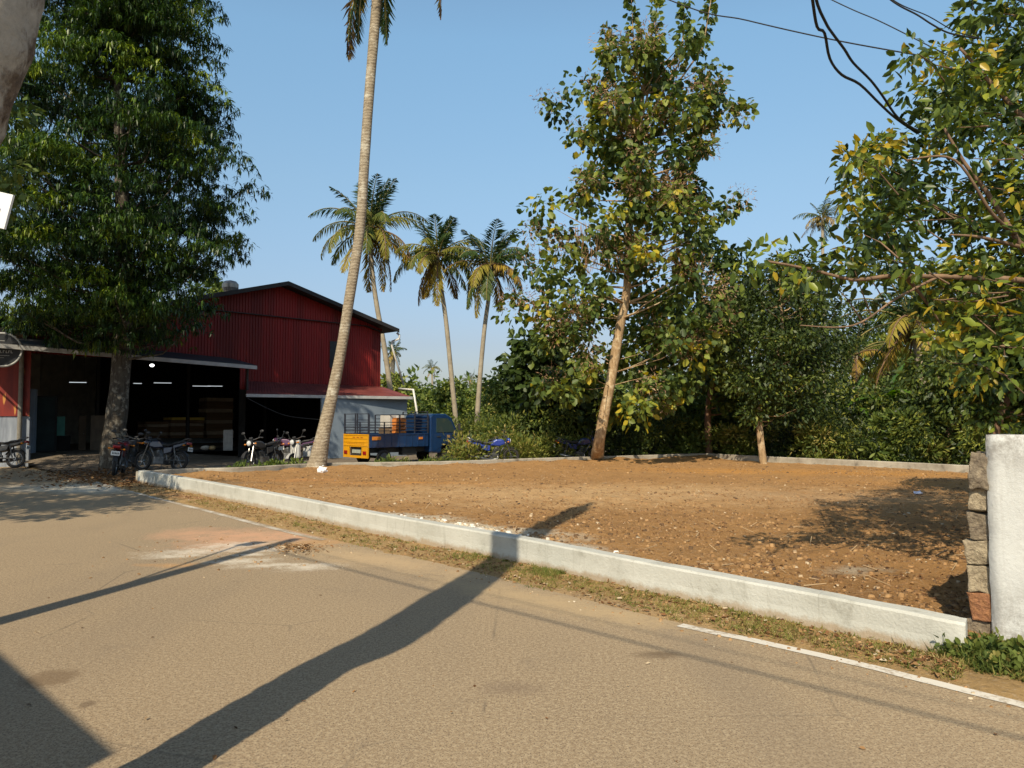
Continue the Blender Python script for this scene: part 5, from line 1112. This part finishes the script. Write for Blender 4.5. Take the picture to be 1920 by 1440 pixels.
def verge_pts(n, a=.03, b=1.0, t0=.0, t1=1.0, clump=0):
    out = []
    while len(out) < n:
        t_ = rnd.uniform(t0, t1); i = min(t_*(len(wall_f)-1), len(wall_f)-1.001); p0, p1 = wall_f[int(i)], wall_f[int(i)+1]; p = p0.lerp(p1, i-int(i)); d = (p1-p0).normalized(); s = Vector((d.y, -d.x, 0)); q = p+s*rnd.uniform(a, b)
        if inside((q.x, q.y), verge_poly) and verge_h(q.x, q.y) > -.004 and (not clump or noise.noise(Vector((q.x*.9, q.y*.9, 1)))+clump > rnd.random()*.6): out.append((q.x, q.y))
    return out
lime = []
while len(lime) < 900:
    px = rnd.gauss(880, 90); py = np.interp(px, [700, 800, 900, 1000, 1100], [962, 978, 993, 1012, 1036])+rnd.gauss(0, 5); g = G(px, py, .1)
    if inside((g.x, g.y), lot_poly): lime.append((g.x, g.y))
cl_ = []
while len(cl_) < 6500:
    px = rnd.uniform(280, 1830); py = 868+(1190-868)*rnd.random()**1.3; g = G(px, py, .07)
    if inside((g.x, g.y), lot_poly) and (noise.noise(Vector((g.x*.45, g.y*.9, 9)))+.35 > rnd.random()*.8): cl_.append((g.x, g.y))
scatter_stones('soil_clods', cl_, .016, .065, SOILC, lot_h, [.1,.3,.5,.6,.7,.9])
scatter_stones('lime_rubble', lime, .015, .08, STONE, lot_h, [.7,.85,.92,.98])
scatter_stones('verge_gravel', verge_pts(2600, .02, 1.0), .006, .03, STONE, verge_h, [.12,.3,.4,.5,.6,.7])
# spilt gravel and crumbs on the road
rp = []
for k in range(420):
    px = rnd.gauss(450, 110); py = rnd.gauss(1030, 22); g = G(px, py); rp.append((g.x, g.y))
for k in range(500): px = rnd.uniform(100, 1900); g = G(px, rnd.uniform(960, 1430)); 
for k in range(260):
    px = rnd.uniform(200, 1900); yb = np.interp(px, [p[0] for p in edge_px], [p[1] for p in edge_px]); g = G(px, yb+abs(rnd.gauss(0, 16))); rp.append((g.x, g.y))
scatter_stones('road_grit', rp, .006, .03, STONE, lambda x, y: 0.0, [.28,.4,.5,.6,.8])
# lime lumps behind the kerb wall
lv = Leaves()
def grass(lv, pts, zf, hmin, hmax, per, spread, tone, w=.007, lie=.5):
    P0 = []; D = []; L_ = []; T = []
    for (x, y) in pts:
        tn = rnd.gauss(*tone)
        for k in range(per):
            a = rnd.uniform(0, 6.28); r = spread*rnd.random(); P0.append((x+math.cos(a)*r, y+math.sin(a)*r, zf(x, y)-.004)); b = rnd.uniform(0, 6.28); q = rnd.random()*lie*2
            D.append((math.cos(b)*q, math.sin(b)*q, 1)); L_.append(rnd.uniform(hmin, hmax)); T.append(tn+rnd.gauss(0, .1))
    P0 = np.array(P0); D = np.array(D); L_ = np.array(L_); lv.put(P0, D, RG.normal(size=P0.shape)+np.array([0,0,.01]), L_, w*(.6+.8*RG.random(len(P0))), np.array(T), False, .35)
grass(lv, verge_pts(420, .0, .55, .28, 1.0, .0), verge_h, .02, .06, 14, .06, (.60,.2), .006, 1.3)
grass(lv, verge_pts(500, .05, .8, .1, 1.0, .15), verge_h, .02, .06, 12, .08, (.72,.15), .006, 1.2)
grass(lv, verge_pts(200, .0, .30, .36, .50, .15), verge_h, .02, .06, 12, .05, (.52,.15), .006, 1.3)
tag(lv.build('verge_grass', L_GRASS), kind='stuff')
# dry leaves and chaff on verge, lot and by the kerb corner
lv = Leaves()
def flat_leaves(lv, pts, zf, L_, w, tone, lift=.006):
    n = len(pts); P0 = np.array([(x, y, zf(x, y)+lift+rnd.random()*.012) for x, y in pts]); a = RG.uniform(0, 6.28, n); D = np.stack([np.cos(a), np.sin(a), RG.normal(0, .25, n)], 1)
    N = np.array([0, 0, 1])+RG.normal(0, .35, (n, 3)); LL = L_*RG.uniform(.5, 1.3, n); lv.put(P0, D, N, LL, w*LL/L_, RG.normal(tone[0], tone[1], n), True, .15)
flat_leaves(lv, verge_pts(2200, .0, .9, 0, 1), verge_h, .045, .022, (.55,.25))
flat_leaves(lv, [p for p in lp if rnd.random() < .6], lot_h, .045, .018, (.42,.28))
cl = []
while len(cl) < 2600:
    g = G(rnd.gauss(215, 75), rnd.gauss(893, 9)); 
    if not inside((g.x, g.y), lot_poly): cl.append((g.x, g.y))
flat_leaves(lv, cl, lambda x, y: .02, .10, .05, (.45,.22)); 
flat_leaves(lv, [(g.x, g.y) for g in (G(rnd.gauss(560, 22), rnd.gauss(1029, 4)) for k in range(420))], lambda x, y: .004, .05, .018, (.75,.15))
flat_leaves(lv, [(g.x, g.y) for g in (G(rnd.uniform(0, 1900), rnd.uniform(940, 1430)) for k in range(60))], lambda x, y: .0, .035, .02, (.5,.3), .002)
tag(lv.build('dry_leaves', L_DRY), kind='stuff')
# sticks on the lot
mb = MB()
for k in range(150):
    px = rnd.uniform(700, 1800); g = G(px, rnd.uniform(885, 1110), .09)
    if inside((g.x, g.y), lot_poly):
        a = rnd.uniform(0, 6.28); l = rnd.uniform(.05, .2); mb.bar((g.x, g.y, lot_h(g.x, g.y)+.01), (g.x+math.cos(a)*l, g.y+math.sin(a)*l, lot_h(g.x, g.y)+rnd.uniform(.01,.10)), rnd.uniform(.003,.008), 4)
tag(mb.build('fallen_twigs', M('straw_twig', (.45,.34,.2), (.3,.2,.12), 5, .9)), kind='stuff')
# weeds at the foot of the whitewashed wall
lv = Leaves(); W0 = G(1835, 1228)
wp = [(W0.x+RD.x*t_+rnd.gauss(0,.05)-BD.x*o, W0.y+RD.y*t_+rnd.gauss(0,.05)-BD.y*o) for t_, o in [(rnd.uniform(-.12, 1.2), abs(rnd.gauss(.0, .13))) for k in range(300)]]
grass(lv, wp, lambda x, y: .0, .05, .15, 22, .06, (.28,.16), .010, .8); 
wq = [(W0.x+RD.x*t_-BD.x*o, W0.y+RD.y*t_-BD.y*o) for t_, o in [(rnd.uniform(-.1, 1.5), rnd.uniform(.05, .42)) for k in range(420)]]
grass(lv, wq, lambda x, y: .0, .03, .10, 14, .06, (.50,.18), .007, 1.0)
clumps(lv, [(x, y, .06+rnd.random()*.05) for x, y in wp[:110]], .06, 22, .045, .028, True, -.2, 1, .6, .8, (.30,.12,.12)); tag(lv.build('wall_foot_weeds', L_GRASS), kind='stuff')
# weeds by the yard side of the boundary wall, left
lv = Leaves(); clumps(lv, weed_row(432, 600, 34, .1, .8, .0, .25), .2, 60, .11, .05, True, -.2, .9, .4, .8, (.5,.2,.16)); tag(lv.build('yard_edge_weeds', L_MID), kind='stuff')
# white plastic bag at the palm foot
gb = G(604, 887, .08); t_ = thing('plastic_bag', gb, 'crumpled white plastic bag at the foot of the leaning palm', 'bag'); mb = MB(); mb.ellipsoid((0,0,.07), (.14,.11,.09), 16, 10)
mb.v = [tuple(Vector(v)*(1+.5*noise.noise(Vector(v)*16))) for v in mb.v]; mb.build('film', M('white_film', (.8,.8,.82), (.7,.7,.74), 9, .5), t_)
MB().tube([(-.03,0,.13), (0,.01,.2), (.04,0,.22)], [.02,.012,.02], 6).build('knot', PLATE, t_)
for (px, py, lab) in ((1722, 927, 'small blue crumpled wrapper in the shade on the lot'),):
    g = G(px, py, .09); t_ = thing('wrapper', g, lab, 'litter'); mb = MB(); mb.ellipsoid((0,0,.03), (.09,.05,.035), 10, 6); mb.v = [tuple(Vector(v)*(1+.5*noise.noise(Vector(v)*30))) for v in mb.v]; mb.build('foil', M('blue_foil', (.35,.45,.7), (.6,.62,.7), 20, .4), t_)
